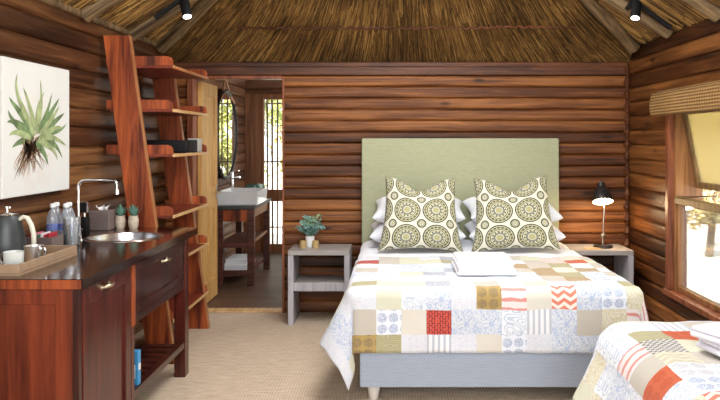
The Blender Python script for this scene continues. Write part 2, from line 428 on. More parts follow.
n.set(col=n.mix(n.math('MULTIPLY', blot, .5), (.72,.735,.72), (.66,.40,.24)), rough=.8, spec=.2); M['canvas'] = n.m

# ------------------------------------------------------------------ setting: log walls
def log_wall(bm, axis, plane, inward, u0, u1, z0, z1, pitch, openings=(), bulge=.026, back=.09, seed=1, idx0=0):
    """one course of logs after the other; openings = (u0,u1,z0,z1)"""
    uvl = bm.loops.layers.uv.verify()
    nlog = int(round((z1-z0)/pitch)); pitch = (z1-z0)/nlog
    rng = random.Random(seed)
    K = 10
    for i in range(nlog):
        za, zb = z0+i*pitch, z0+(i+1)*pitch
        zm = (za+zb)/2
        spans = [(u0, u1)]
        for (a, b, c0, c1) in openings:
            if zb > c0+pitch*.45 and za < c1-pitch*.45:
                ns = []
                for (s, e) in spans:
                    if b <= s or a >= e: ns.append((s, e)); continue
                    if a > s: ns.append((s, a))
                    if b < e: ns.append((b, e))
                spans = ns
        off = rng.uniform(-.004, .005); ph = rng.uniform(0, 99)
        for (s, e) in spans:
            ns_ = max(1, int((e-s)/.16)); rings = []
            for j in range(ns_+1):
                u = s+(e-s)*j/ns_
                ring = []
                for k in range(K+1):
                    t = k/K*2-1; t = math.copysign(abs(t)**.55, t)
                    zz = zm + t*pitch/2
                    wob = mn.noise(Vector((u*1.8, ph, t*.5)))*.006
                    d = bulge*(max(0, 1-abs(t)**4.5)**.6)+off*(1-abs(t)**4) + wob*(1-abs(t)**4)
                    ring.append((d, zz, u, i+idx0+.5+t*.48))
                rings.append(ring)
            vv = []; bb = []
            def P(d, z, u):
                return (u, plane+inward*d, z) if axis == 'x' else (plane+inward*d, u, z)
            for ring in rings: vv.append([bm.verts.new(P(d, z, u)) for d, z, u, _ in ring])
            for j in range(ns_):
                for k in range(K):
                    vs = [(j,k),(j+1,k),(j+1,k+1),(j,k+1)]
                    f = bm.faces.new([vv[a][b] for a, b in vs]); f.smooth = True
                    for lp, (a, b) in zip(f.loops, vs):
                        lp[uvl].uv = (rings[a][b][2], rings[a][b][3])
            for j in (0, ns_):      # end caps and back of the log
                u = rings[j][0][2]
                b0 = bm.verts.new(P(-back, za, u)); b1 = bm.verts.new(P(-back, zb, u)); bb.append((b0, b1))
                f = bm.faces.new([b0]+vv[j]+[b1])
                for lp in f.loops: lp[uvl].uv = (u, i+idx0+.5)
            for a, b in ((bb[0][0], bb[1][0]), (bb[0][1], bb[1][1])):
                q = (vv[0][0], vv[-1][0]) if a is bb[0][0] else (vv[0][-1], vv[-1][-1])
            f = bm.faces.new([bb[0][0], bb[1][0], bb[1][1], bb[0][1]])
            for lp in f.loops: lp[uvl].uv = (s, i+idx0+.5)

XL, XR, YB = -1.975, 2.085, 6.10        # log planes (the bulge stands 3 cm into the room)
bm = B(); log_wall(bm, 'x', YB, -1, XL+.0, XR, 0, 2.16, .098, [(-1.72,-.937,-1,2.06)], bulge=.020, seed=3)
struct('wall_back', bm, M['log_back'], 'back wall of stacked varnished half logs behind the beds headboard', 'wall', smooth='keep', angle=60)
bm = B(); log_wall(bm, 'y', XL, 1, -1.0, YB-.0, 0, 2.31, .1215, [], bulge=.022, seed=4)
struct('wall_left', bm, M['log_left'], 'dark brown log wall on the left behind the worktop and canvas', 'wall', smooth='keep', angle=60)
WY0, WY1, WZ0, WZ1 = 3.45, 5.20, .40, 1.78
bm = B(); log_wall(bm, 'y', XR, -1, -1.0, YB, 0, 2.31, .1215, [(WY0,WY1,WZ0,WZ1)], bulge=.022, seed=5)
struct('wall_right', bm, M['log_right'], 'amber log wall on the right with the open window', 'wall', smooth='keep', angle=60)
# bathroom shell
bm = B(); log_wall(bm, 'y', XL, 1, YB+.09, 9.4, 0, 2.31, .1215, [], seed=8)
struct('wall_bathroom_left', bm, M['log_bath'], 'dark log wall of the bathroom behind the round mirror', 'wall', smooth='keep', angle=60)
bm = B(); log_wall(bm, 'x', 9.40, -1, XL-.1, .5, 0, 2.31, .1215, [(-1.95,-.95,-1,2.12)], seed=9)
struct('wall_bathroom_back', bm, M['log_bath'], 'far log wall of the bathroom round the glazed back door', 'wall', smooth='keep', angle=60)
bm = B(); box(bm, .40, .50, YB+.09, 9.4, 0, 2.31)
struct('wall_bathroom_right', bm, M['bathplank'], 'boarded side wall of the bathroom out of sight behind the bedroom wall', 'wall')
bm = B(); box(bm, XL-.1, XR+.1, -1.0, YB+.09, -.06, 0)
struct('floor', bm, M['sisal'], 'beige woven sisal carpet covering the bedroom floor', 'floor')
bm = B(); box(bm, XL-.1, .5, YB+.09, 9.5, -.06, -.002)
struct('floor_bathroom', bm, M['boards'], 'dark brown floorboards beyond the doorway', 'floor')
bm = B(); box(bm, -1.72, -.937, YB-.02, YB+.11, 0, .012, .004)
struct('trim_4', bm, M['sapwood'], 'pale threshold strip where the carpet meets the bathroom boards', 'trim')
bm = B(); box(bm, XL-.1, .5, YB+.09, 9.5, 2.33, 2.40)
struct('ceiling_bathroom', bm, M['bathplank'], 'dark boarded ceiling of the bathroom', 'ceiling')
bm = B(); box(bm, -30, 60, -30, 60, -.40, -.30)
struct('floor_ground', bm, M['ground'], 'pale sunlit sandy ground outside the window', 'ground')

# lintel beam along the top of the back wall and over the doorway
bm = B(); box(bm, -1.935, XR-.04, YB-.045, YB+.08, 2.062, 2.16, .008, 2); box(bm, -1.935, XR-.04, YB-.055, YB+.06, 2.13, 2.175, .01, 2)
M['lintel'] = wood('dark_red_brown_lintel', (.04,.012,.005), (.16,.052,.018), 'x', .5)
struct('trim_1', bm, M['lintel'], 'red brown lintel board along the top of the back wall under the thatch', 'beam', origin=(0,YB,2.12))
bm = B()
box(bm, -1.765, -1.715, YB-.05, YB+.10, 0, 2.05, .004); box(bm, -.945, -.925, YB-.03, YB+.10, 0, 2.05, .004); box(bm, -1.72, -.94, YB-.03, YB+.10, 2.03, 2.06, .004)
struct('trim_2', bm, M['redframe'], 'dark red brown door jambs of the bathroom doorway', 'door frame')

# corner log ends between back and right wall
bm = B()
for i in range(20):
    z = .054+i*.1080; rr = .024+.008*((i*7)%3)/2
    t = bmesh.new(); tube(t, [(XR-.036, YB-.035, z-.05), (XR-.037-rr*.4, YB-.036-rr*.4, z), (XR-.036, YB-.035, z+.05)], [.012, .028, .012], 8); merge(bm, t)
struct('trim_3', bm, M['lintel'], 'knobbly log ends up the corner by the reading lamp', 'trim', smooth=True)

# ------------------------------------------------------------------ thatched ceiling
ZS, ZBk, mB, nS = 2.30, 2.17, .80, .65
XC = (XL+XR)/2
hw = XR-XC
zr = ZS+nS*hw
yA = YB-(zr-ZBk)/mB           # where ridge begins
e0 = (ZS-ZBk)/mB
def zside(d): return ZS+nS*d
bm = B()
apex = (XC, yA, zr)
bl = (XL, YB-e0, ZS); br_ = (XR, YB-e0, ZS)
vb = [bm.verts.new(p) for p in [(XL,YB,ZBk),(XR,YB,ZBk),br_,apex,bl]]
bm.faces.new(vb)
for sx, bx_ in ((XL, bl), (XR, br_)):
    vs = [bm.verts.new(p) for p in [bx_, apex, (XC,-1.2,zr), (sx,-1.2,ZS)]]
    bm.faces.new(vs)
    # eave behind the wall top
    o = -.25 if sx < 0 else .25
    vs = [bm.verts.new(p) for p in [(sx,-1.2,ZS), (sx,YB+.2,ZS), (sx+o,YB+.2,ZS-.16), (sx+o,-1.2,ZS-.16)]]
    bm.faces.new(vs)
vs = [bm.verts.new(p) for p in [(XL,YB,ZBk),(XR,YB,ZBk),(XR,YB+.25,ZBk-.14),(XL,YB+.25,ZBk-.14)]]; bm.faces.new(vs)
ceil = struct('ceiling', bm, M['thatchback'], 'golden brown thatched reed ceiling sloping up from the log walls', 'ceiling')
md = ceil.modifiers.new('thick', 'SOLIDIFY'); md.thickness = .14; md.offset = 0
ceil.location.z = .09
WL['ceiling'] = Vector((0,0,.09))

def reed_strip(bm, p, d, nrm, w, L):
    """a thin three sided stalk lying on the slope"""
    d = d.normalized(); s = d.cross(nrm).normalized()
    a = p; b = p+d*L
    r = [a-s*w, a+s*w, a+nrm*w*1.4]; q = [b-s*w*.7, b+s*w*.7, b+nrm*w]
    va = [bm.verts.new(v) for v in r]; vb_ = [bm.verts.new(v) for v in q]
    for i in range(3):
        bm.faces.new([va[i], va[(i+1)%3], vb_[(i+1)%3], vb_[i]])
    bm.faces.new(va[::-1])
rng = random.Random(11)
# back slope: stalks fan in towards the apex
bm = B(); nb = Vector((0,-mB,-1)).normalized(); up = Vector((0,-1,mB)).normalized()
slopeL = math.hypot(YB-yA, zr-ZBk)
for i in range(17000):
    s = rng.random()**1.3*slopeL*.97
    yy = YB - s/math.sqrt(1+mB*mB); zz = ZBk+(YB-yy)*mB
    half = hw*(1-max(0, (YB-e0-yy))/(YB-e0-yA))
    x = rng.uniform(-half, half)
    lean = -x/hw*1.05+rng.gauss(0,.035)
    d = up+Vector((lean,0,0))+nb*rng.uniform(-.01,.035)
    L = rng.uniform(.18,.42)
    fx = x+lean*L
    reed_strip(bm, Vector((XC+x, yy, zz))+nb*rng.uniform(.0,.022), d, nb, rng.uniform(.0025,.0052), L*.9)
th = mk('thatch_reeds', bm, M['reed'], ceil); th['kind'] = 'stuff'
for sx, sg in ((XL, 1), (XR, -1)):
    bm = B(); ns_ = Vector((sg*nS,0,-1)).normalized(); up2 = Vector((sg*1,0,nS)).normalized()
    for i in range(13000):
        d0 = rng.random()**1.2*hw*.96
        ymax = YB-e0-(zside(d0)-ZS)/mB
        yy = rng.uniform(1.6, ymax)
        d = up2+Vector((0,rng.gauss(-.05,.06),0))+ns_*rng.uniform(-.01,.035)
        reed_strip(bm, Vector((sx+sg*d0, yy, zside(d0)))+ns_*rng.uniform(0,.022), d, ns_, rng.uniform(.003,.006), rng.uniform(.16,.4))
    th = mk('thatch_reeds', bm, M['reed'], ceil); th['kind'] = 'stuff'
# sewing twine across the back thatch
bm = B()
zt = 2.462; yt = YB-(zt-ZBk)/mB
def twine(z, x0, x1):
    y = YB-(z-ZBk)/mB; n_ = int((x1-x0)/.03)
    tube(bm, [(x0+(x1-x0)*i/n_, y-.040-.006*math.sin(i*1.9), z-.052+.012*math.sin(i*2.3)) for i in range(n_+1)], .010, 6)
twine(zt, -1.25, .85); twine(zt+.006, .85, 1.5); twine(3.0, -.9, .9)
mk('sewing_twine', bm, M['lintel'], ceil, smooth=True)

# roof poles
k = 5
def pole(pts, r, label):
    global k
    bm = B(); p0, p1 = Vector(pts[0]), Vector(pts[1]); rng = random.Random(k)
    N_ = 14; L = (p1-p0).length
    tube(bm, [(rng.gauss(0,.004), rng.gauss(0,.004), L*i/N_) for i in range(N_+1)], [r*(1+rng.uniform(-.07,.07)) for i in range(N_+1)], 14)
    o = struct('trim_%d' % k, bm, M['pole'], label, 'roof pole', smooth=True); k += 1
    o.location = p0; o.rotation_euler = (p1-p0).to_track_quat('Z','Y').to_euler()
dp = .055
pole([(XL+.06,YB-e0-.10,ZS-.02), (XC-.05,yA-.02,zr-.10)], .058, 'long barked hip pole rising from the left back corner under the thatch')
pole([(XR-.06,YB-e0-.10,ZS-.02), (XC+.05,yA-.02,zr-.10)], .058, 'long barked hip pole rising from the right back corner under the thatch')
for yy, nm in ((5.22,'nearest the back wall'), (4.42,'second from the back wall'), (3.60,'third from the back wall')):
    pole([(XL+.03,yy,ZS-.03+.02), (XC-.06,yy,zr-.09)], .060, 'barked rafter pole on the left roof slope '+nm)
    pole([(XR-.03,yy-.06,ZS-.03+.02), (XC+.06,yy-.06,zr-.09)], .060, 'barked rafter pole on the right roof slope '+nm)
# square wall plates
bm = B(); box(bm, XL-.0, XL+.05, -1.0, YB-.04, 2.27, 2.315, .01)
struct('trim_%d' % k, bm, M['pole'], 'narrow wall plate along the top of the left log wall', 'trim'); k += 1

# ------------------------------------------------------------------ window in the right wall
w1_ = bpy.data.objects.new('window_1', None); link(w1_, None, (XR,WY0,WZ0)); w1_.location = (XR,WY0,WZ0)
props(w1_, 'wooden window with tilted upper sash in the right log wall', 'window', None, 'structure')
fx0, fx1 = XR-.05, XR+.09
bm = B()
box(bm, fx0, fx1, WY1-.055, WY1, WZ0, WZ1, .005); box(bm, fx0, fx1, WY0, WY0+.055, WZ0, WZ1, .005)
box(bm, fx0-.01, fx1+.03, WY0-.02, WY1+.02, WZ0-.045, WZ0, .005); box(bm, fx0, fx1, WY0+.055, WY1-.055, WZ1-.05, WZ1, .005)
mk('window_frame', bm, M['redframe'], w1_)
bm = B(); box(bm, XR-.01, XR+.06, WY1-.085, WY1-.055, WZ0+.0, 1.06, .004); box(bm, XR-.01, XR+.19, WY1-.10, WY1-.055, 1.06, WZ1-.05, .004); mk('frame_lining', bm, M['framelight'], w1_)
bm = B(); box(bm, XR-.02, XR+.05, WY0+.055, WY1-.085, 1.035, 1.085, .006); mk('transom', bm, M['sashwood'], w1_)
# lower fixed light
bm = B(); yA_, yB_ = WY0+.055, WY1-.085
box(bm, XR+.0, XR+.04, yB_-.03, yB_, WZ0, 1.035, .004); box(bm, XR, XR+.04, yA_, yA_+.03, WZ0, 1.035, .004); box(bm, XR, XR+.04, yA_+.03, yB_-.03, WZ0, WZ0+.04, .004)
yB_ = WY1-.10
sf = mk('lower_sash', bm, M['framelight'], w1_)
bm = B(); box(bm, XR+.018, XR+.022, yA_+.03, yB_-.015, WZ0+.04, 1.035); mk('pane', bm, M['pane'], sf)
# upper awning sash, hinged at the top and pushed out
Hs = WZ1-.05-1.145
T = Matrix.Translation((XR+.045, 0, WZ1-.055)) @ Matrix.Rotation(R(-11.5), 4, 'Y')
bm = B()
box(bm, -.018, .018, yB_-.045, yB_-.002, -Hs, 0, .004, M=T); box(bm, -.018, .018, yA_+.002, yA_+.045, -Hs, 0, .004, M=T)
box(bm, -.018, .018, yA_+.045, yB_-.045, -Hs, -Hs+.045, .004, M=T); box(bm, -.018, .018, yA_+.045, yB_-.045, -.04, 0, .004, M=T)
sf = mk('upper_sash', bm, M['sashwood'], w1_)
bm = B(); box(bm, -.002, .002, yA_+.045, yB_-.045, -Hs+.045, -.04, M=T); mk('pane', bm, M['pane_reflection'], sf)
bm = B(); tube(bm, [(XR-.02,WY1-.13,1.09), (XR+.02,WY1-.3,1.10), (XR+.13,WY1-.45,1.12)], .006, 8); mk('window_stay', bm, M['brass'], w1_, smooth=True)
# woven pelmet blind
b = thing('window_blind', 'woven brown reed blind rolled up over the window', 'blind', (XR-.05,5.30,1.68))
bm = B()
prof = [(XR-.045,1.85),(XR-.10,1.862),(XR-.155,1.835),(XR-.168,1.76),(XR-.160,1.69),(XR-.14,1.678),(XR-.135,1.75),(XR-.10,1.83),(XR-.045,1.83)]
prism(bm, prof, 'y', 3.30, 5.20)
mk('blind_front', bm, M['blind'], b, smooth=True)
bm = B(); tube(bm, [(XR-.088,3.36,1.735),(XR-.088,5.16,1.735)], .034, 14); mk('blind_roll', bm, M['blind'], b, smooth=True)

# ------------------------------------------------------------------ bathroom door, glazed back door
d1 = bpy.data.objects.new('door_1', None); link(d1, None, (-1.70,YB+.12,0)); d1.location = (-1.70,YB+.12,0)
props(d1, 'honey pine panelled door standing open into the bathroom', 'door', None, 'structure')
y0, y1 = YB+.10, YB+.66
bm = B(); x0, x1 = -1.715, -1.675
box(bm, x0, x1, y0, y0+.10, .01, 2.02, .004); box(bm, x0, x1, y1-.10, y1, .01, 2.02, .004)
for za, zb in ((.01,.20),(.86,1.06),(1.90,2.02)): box(bm, x0, x1, y0+.10, y1-.10, za, zb, .004)
box(bm, x0, x1, y0+.25, y0+.31, .20, .86, .004)
mk('door_frame', bm, M['pine'], d1)
bm = B(); box(bm, x0+.012, x1-.012, y0+.10, y1-.10, .2, 1.9)
mk('door_panel', bm, M['pine'], d1)
bm = B(); tube(bm, [(x1,y1-.05,1.0),(x1+.045,y1-.05,1.0),(x1+.05,y1-.06,1.0),(x1+.05,y1-.17,1.0)], .009, 8); box(bm, x1, x1+.006, y1-.07, y1-.03, .93, 1.08, .002)
mk('door_handle', bm, M['brass'], d1, smooth=True)

d2 = bpy.data.objects.new('door_2', None); link(d2, None, (-1.5,9.36,0)); d2.location = (-1.5,9.36,0)
props(d2, 'brown glazed back door at the far end of the bathroom', 'door', None, 'structure')
bm = B()
for i in range(4):
    xa = -1.95+i*.0575; box(bm, xa, xa+.0555, 9.34, 9.38, 0, 2.12, .004)
box(bm, -1.72, -1.695, 9.33, 9.39, 0, 2.12, .003); box(bm, -1.05, -.95, 9.34, 9.38, 0, 2.12, .004)
box(bm, -1.695, -1.05, 9.34, 9.38, 2.04, 2.12, .004); box(bm, -1.695, -1.05, 9.34, 9.38, 0, .11, .004); box(bm, -1.695, -1.05, 9.34, 9.38, .68, .84, .004)
mk('door_boards', bm, M['bathplank'], d2)
bm = B(); box(bm, -1.695, -1.05, 9.358, 9.362, .11, .68); box(bm, -1.695, -1.05, 9.358, 9.362, .84, 2.04); mk('pane', bm, M['pane'], d2)
# stick screen outside
bm = B(); rng = random.Random(5)
x = -2.0
while x < -.8:
    w = rng.uniform(.010,.020); tube(bm, [(x,9.62,-.3),(x+rng.uniform(-.01,.01),9.62,2.3)], w, 6); x += rng.uniform(.055,.085)
for z in (.3,1.2,2.0): tube(bm, [(-2.05,9.645,z),(-.75,9.645,z)], .012, 6)
props(mk('stick_screen', bm, M['pole'], smooth=True, origin=(-1.4,9.62,-.3)), 'screen of upright bamboo sticks outside the glazed bathroom door', 'screen')

# ------------------------------------------------------------------ trees and shrubs outside
def leaf_mat(name, a, b_):
    n = NT(name); rnd = n.N('ShaderNodeNewGeometry').outputs['Random Per Island']
    n.set(col=n.ramp(rnd, [(0,a),(1,b_)]), rough=.6, sub=.0); return n.m
M['leaf1'] = leaf_mat('yellow_green_leaves', (.16,.20,.03), (.50,.50,.14))
M['leaf2'] = leaf_mat('dry_golden_leaves', (.30,.24,.08), (.62,.52,.24))
def shrub(name, x, y, h, rad, mat, seed, label, nl=1500, group=None, trunk=True):
    rng = random.Random(seed); t = thing(name, label, 'tree' if trunk else 'shrub', (x,y,-.3), group)
    bm = B()
    for i in range(4 if trunk else 3):
        a = rng.uniform(0,6.28); tube(bm, [(x,y,-.3),(x+.1*math.cos(a),y+.1*math.sin(a),h*.35),(x+rad*.5*math.cos(a),y+rad*.5*math.sin(a),h*.8)], [.08*rad,.05*rad,.015*rad], 7)
    mk('trunk', bm, M['pole'], t, smooth=True)
    bm = B()
    cl = [(rng.gauss(0,.42)*rad, rng.gauss(0,.42)*rad, h*rng.uniform(.25,.9) if not trunk else h*rng.uniform(.45,.95), rad*rng.uniform(.3,.5)) for _ in range(9)]
    for i in range(nl):
        cx, cy, cz, cr = rng.choice(cl)
        v = Vector((rng.gauss(0,1),rng.gauss(0,1),rng.gauss(0,1))).normalized()*cr*rng.random()**.4
        p = Vector((x+cx,y+cy,cz))+v
        if p.z < -.25: p.z = -.25+rng.random()*.2
        a = Vector((rng.gauss(0,1),rng.gauss(0,1),rng.gauss(0,1))).normalized(); b_ = a.orthogonal().normalized()
        L = rng.uniform(.05,.10)*max(1, rad*.8)
        bm.faces.new([bm.verts.new(q) for q in (p-a*L, p+b_*L*.4, p+a*L, p-b_*L*.4)])
    f = mk('foliage', bm, mat, t)
    return t
shrub('tree', 6.9, 15.5, 4.2, 1.9, M['leaf1'], 1, 'yellow green tree seen through the upper window pane', 2600)
shrub('shrub', 4.9, 10.8, 1.6, .8, M['leaf2'], 2, 'dry golden bush seen low through the upper window pane', 1500, trunk=False)
shrub('tree', 9.6, 21.5, 5.0, 2.4, M['leaf2'], 3, 'dry golden tree standing right of the yellow green one outside', 2600)
shrub('shrub', -3.0, 12.2, 2.7, 1.1, M['leaf1'], 4, 'sunny bush behind the stick screen of the bathroom door, taller one', 2200, trunk=False)
shrub('shrub', -2.0, 16.6, 2.3, 1.4, M['leaf2'], 6, 'low golden bush behind the stick screen of the bathroom door', 1600, trunk=False)
shrub('shrub', -.9, 12.6, 2.4, .75, M['leaf1'], 7, 'narrow green bush right behind the stick screen of the bathroom door', 1800, trunk=False)

# ------------------------------------------------------------------ kitchen cabinet and worktop
kx = -1.30                      # front plane
kc = thing('kitchen_cabinet', 'dark cherry wood kitchen cabinet with open slatted shelf along the left wall', 'cabinet', (-1.6,3.6,0))
KB = XL+.045                      # back of cabinet, clear of the log bulge
bm = B()
box(bm, KB, KB+.02, 2.94, 3.55, .02, .878); box(bm, KB, kx-.03, 3.53, 3.55, .02, .878); box(bm, KB+.02, kx-.03, 2.96, 3.53, .06, .08); box(bm, KB+.02, kx-.05, 2.96, 3.53, 0, .06)
box(bm, KB, KB+.02, 3.55, 4.50, .56, .878); box(bm, KB+.02, kx-.03, 4.48, 4.50, .56, .878)
mk('body', bm, M['cherry_dark'], kc)
# framed end panel facing the viewer
bm = B(); ye = 2.925
box(bm, KB, KB+.08, ye, ye+.024, .0, .878, .003); box(bm, kx-.105, kx-.032, ye, ye+.024, .0, .878, .003)
box(bm, KB+.08, kx-.105, ye, ye+.024, .81, .878, .003); box(bm, KB+.08, kx-.105, ye, ye+.024, 0, .09, .003)
box(bm, KB+.08, kx-.105, ye+.010, ye+.022, .09, .81)
mk('end_panel', bm, M['cherry_lit'], kc)
bm = B(); box(bm, kx-.032, kx-.004, ye, ye+.03, 0, .878, .003); mk('corner_post', bm, M['cherry_dark'], kc)
# door
bm = B(); a, b_ = 2.96, 3.50; z0, z1 = .03, .872; xf = kx-.025
box(bm, xf, kx, a, a+.065, z0, z1, .003); box(bm, xf, kx, b_-.065, b_, z0, z1, .003); box(bm, xf, kx, a+.065, b_-.065, z1-.075, z1, .003); box(bm, xf, kx, a+.065, b_-.065, z0, z0+.075, .003)
box(bm, xf+.003, kx-.012, a+.065, b_-.065, z0+.075, z1-.075)
dr = mk('door', bm, M['cherry'], kc)
def cup_handle(yc, zc, parent):
    bm = B(); n_ = 10
    rows = []
    for j in range(6):
        th_ = j/5*PI/2
        rows.append([bm.verts.new((kx+.003+.026*math.sin(th_), yc+.045*math.cos(i/n_*PI)*(1-.06*j/5), zc+.016-.034*(1-math.cos(th_))*1.0-(.010*abs(math.cos(i/n_*PI)))**1)) for i in range(n_+1)])
    for j in range(5):
        for i in range(n_): bm.faces.new([rows[j][i], rows[j][i+1], rows[j+1][i+1], rows[j+1][i]])
    o = mk('handle', bm, M['brass'], parent, smooth=True, label='aged brass cup handle')
    md = o.modifiers.new('t','SOLIDIFY'); md.thickness = .004
    return o
def pull(yc, zc, parent):
    bm = B()
    tube(bm, [(kx-.001,yc-.042,zc),(kx+.016,yc-.04,zc+.001),(kx+.024,yc-.02,zc+.003),(kx+.026,yc,zc+.004),(kx+.024,yc+.02,zc+.003),(kx+.016,yc+.04,zc+.001),(kx-.001,yc+.042,zc)], [.008,.008,.009,.011,.009,.008,.008], 10)
    for s in (-1,1): lathe(bm, [(0,0),(.013,0),(.012,.004),(0,.005)], (kx,yc+s*.042,zc), 12, Matrix.Rotation(R(90),4,'Y'))
    return mk('handle', bm, M['brass'], parent, smooth=True, label='aged brass pull handle')
pull(3.19, .838, dr)
bm = B(); box(bm, kx-.035, kx+.002, 3.515, 3.56, .56, .878, .003); mk('stile', bm, M['orange_wood'], kc)
bm = B(); box(bm, kx-.035, kx, 3.505, 3.55, 0, .56, .003); mk('stile', bm, M['cherry'], kc)
bm = B(); a, b_ = 3.565, 4.40; z0, z1 = .615, .870
box(bm, xf, kx, a, a+.05, z0, z1, .003); box(bm, xf, kx, b_-.05, b_, z0, z1, .003); box(bm, xf, kx, a+.05, b_-.05, z1-.04, z1, .003); box(bm, xf, kx, a+.05, b_-.05, z0, z0+.04, .003)
box(bm, xf+.003, kx-.010, a+.05, b_-.05, z0+.04, z1-.04)
dw = mk('drawer', bm, M['cherry_dark'], kc); pull(4.02, .812, dw)
bm = B(); box(bm, kx-.035, kx-.008, 3.56, 4.42, .56, .612, .003); mk('rail', bm, M['cherry_dark'], kc)
for yy in (4.42,):
    bm = B(); box(bm, kx-.07, kx+.0, yy, yy+.08, 0, .878, .004); mk('leg', bm, M['cherry'], kc)
    bm = B(); box(bm, KB, KB+.07, yy, yy+.08, 0, .56, .004); mk('leg', bm, M['cherry'], kc)
bm = B()
box(bm, kx-.045, kx-.004, 3.55, 4.42, .185, .225, .003); box(bm, KB, KB+.04, 3.55, 4.42, .185, .225, .003)
nsl = 9
for i in range(nsl):
    yy = 3.57+i*(4.40-3.57-.06)/(nsl-1)
    box(bm, KB+.04, kx-.045, yy, yy+.06, .200, .220, .003)
mk('slatted_shelf', bm, M['cherry_dark'], kc)

# worktop with round hole
sc_ = Vector((-1.585, 4.16)); sr = .205
wx0, wx1, wy0, wy1, wz0, wz1 = KB, -1.275, 2.90, 4.62, .880, .923
angs = sorted(set([i*2*PI/48-PI for i in range(48)] + [math.atan2(y-sc_.y, x-sc_.x) for x in (wx0,wx1) for y in (wy0,wy1)]))
def outer(a):
    c, s = math.cos(a), math.sin(a); ts = []
    if c > 1e-9: ts.append((wx1-sc_.x)/c)
    if c < -1e-9: ts.append((wx0-sc_.x)/c)
    if s > 1e-9: ts.append((wy1-sc_.y)/s)
    if s < -1e-9: ts.append((wy0-sc_.y)/s)
    t = min(ts); return (sc_.x+c*t, sc_.y+s*t)
bm = B(); R4 = []
for a in angs:
    ox, oy = outer(a); ix, iy = sc_.x+sr*math.cos(a), sc_.y+sr*math.sin(a)
    R4.append([bm.verts.new(p) for p in ((ix,iy,wz1),(ox,oy,wz1),(ox,oy,wz0),(ix,iy,wz0))])
for i in range(len(R4)):
    A, D = R4[i], R4[(i+1)%len(R4)]
    for q in range(4): bm.faces.new([A[q], A[(q+1)%4], D[(q+1)%4], D[q]])
wt = props(mk('worktop', bm, M['worktop'], origin=(wx1,wy0,wz0)), 'long polished near black wooden worktop with a round sink set in it', 'worktop')
bm = B(); box(bm, wx0, wx1-.008, wy0-.004, wy0-.0002, wz0+.002, wz1-.003); mk('end_reflection', bm, M['ladder'], wt, label='added strip painted with the red brown reflection on the near end of the worktop')  # reflection on the worktop edge put in as a thin coloured strip
# sink
sk = thing('sink', 'round stainless steel sink set into the dark worktop', 'sink', (sc_.x, sc_.y, wz1))
bm = B()
prof = [(0,-.14),(.05,-.139),(.15,-.125),(.185,-.08),(.195,-.02),(.198,.001),(.204,.006),(.218,.006),(.226,.001),(.226,.0006)]
lathe(bm, prof, (sc_.x,sc_.y,wz1), 48, close=False)
o = mk('bowl', bm, M['steel'], sk, smooth=True)
bm = B(); lathe(bm, [(0,.0),(.028,.0),(.030,.003),(.012,.002),(0,.001)], (sc_.x,sc_.y,wz1-.137), 20, close=False); mk('drain', bm, M['chrome'], sk, smooth=True)
# tap
tp = thing('tap', 'tall chrome swan neck tap behind the round sink', 'tap', (-1.80,4.03,wz1))
bm = B(); lathe(bm, [(0,0),(.026,0),(.026,.006),(.018,.012),(.017,.05),(.013,.055),(0,.055)], (-1.80,4.03,wz1), 20); mk('base', bm, M['chrome'], tp, smooth=True)
bm = B(); pts = [(-1.80,4.03,wz1+.05),(-1.80,4.03,wz1+.30)]
for i in range(1,7): pts.append((-1.80+.035*(1-math.cos(i*PI/12)), 4.03, wz1+.30+.045*math.sin(i*PI/12)))
pts += [(-1.68,4.05,wz1+.347),(-1.615,4.06,wz1+.343)]
for i in range(1,6): pts.append((-1.615+.025*math.sin(i*PI/10), 4.06, wz1+.343-.025*(1-math.cos(i*PI/10))))
pts.append((-1.59,4.06,wz1+.275))
tube(bm, pts, .008, 12); lathe(bm, [(0,0),(.013,0),(.013,.028),(0,.028)], (-1.59,4.06,wz1+.262), 12)
mk('spout', bm, M['chrome'], tp, smooth=True)
bm = B(); tube(bm, [(-1.80,4.03,wz1+.035),(-1.77,3.99,wz1+.045),(-1.75,3.96,wz1+.075)], [.006,.005,.006], 8); mk('lever', bm, M['chrome'], tp, smooth=True)
# soap dispenser
sd = thing('soap_dispenser', 'dark square soap dispenser with pale rimmed head behind the tap', 'dispenser', (-1.885,4.30,wz1))
bm = B(); box(bm, -1.912, -1.858, 4.275, 4.325, wz1, wz1+.105, .006, 2); mk('bottle', bm, M['black'], sd, smooth=True)
bm = B(); tube(bm, [(-1.885,4.30,wz1+.10),(-1.885,4.30,wz1+.135)], .009, 10); mk('neck', bm, M['chrome'], sd, smooth=True)
bm = B(); box(bm, -1.912, -1.858, 4.285, 4.315, wz1+.13, wz1+.20, .004); hd = mk('head', bm, M['chrome'], sd)
bm = B(); box(bm, -1.907, -1.863, 4.281, 4.2851, wz1+.135, wz1+.195); mk('head_face', bm, M['black'], hd)
# tissue box
tb = thing('tissue_box', 'grey brown box with white tissues beside the tap', 'box', (-1.865,4.50,wz1))
bm = B(); box(bm, -1.925, -1.795, 4.455, 4.575, wz1, wz1+.125, .004); mk('carton', bm, M['card_grey'], tb)
bm = B(); rng = random.Random(3); g = []
for j in range(7):
    row = []
    for i in range(9):
        u, v = i/8*2-1, j/6
        row.append(bm.verts.new((-1.86+u*(.030+.012*v), 4.515+.02*math.sin(u*5+v*2)*(.3+v), wz1+.12+v*.040*(1-.4*abs(math.sin(u*3.2))))))
    g.append(row)
for j in range(6):
    for i in range(8): bm.faces.new([g[j][i],g[j][i+1],g[j+1][i+1],g[j+1][i]])
o = mk('tissue', bm, M['paper'], tb, smooth=True); o.modifiers.new('t','SOLIDIFY').thickness = .002
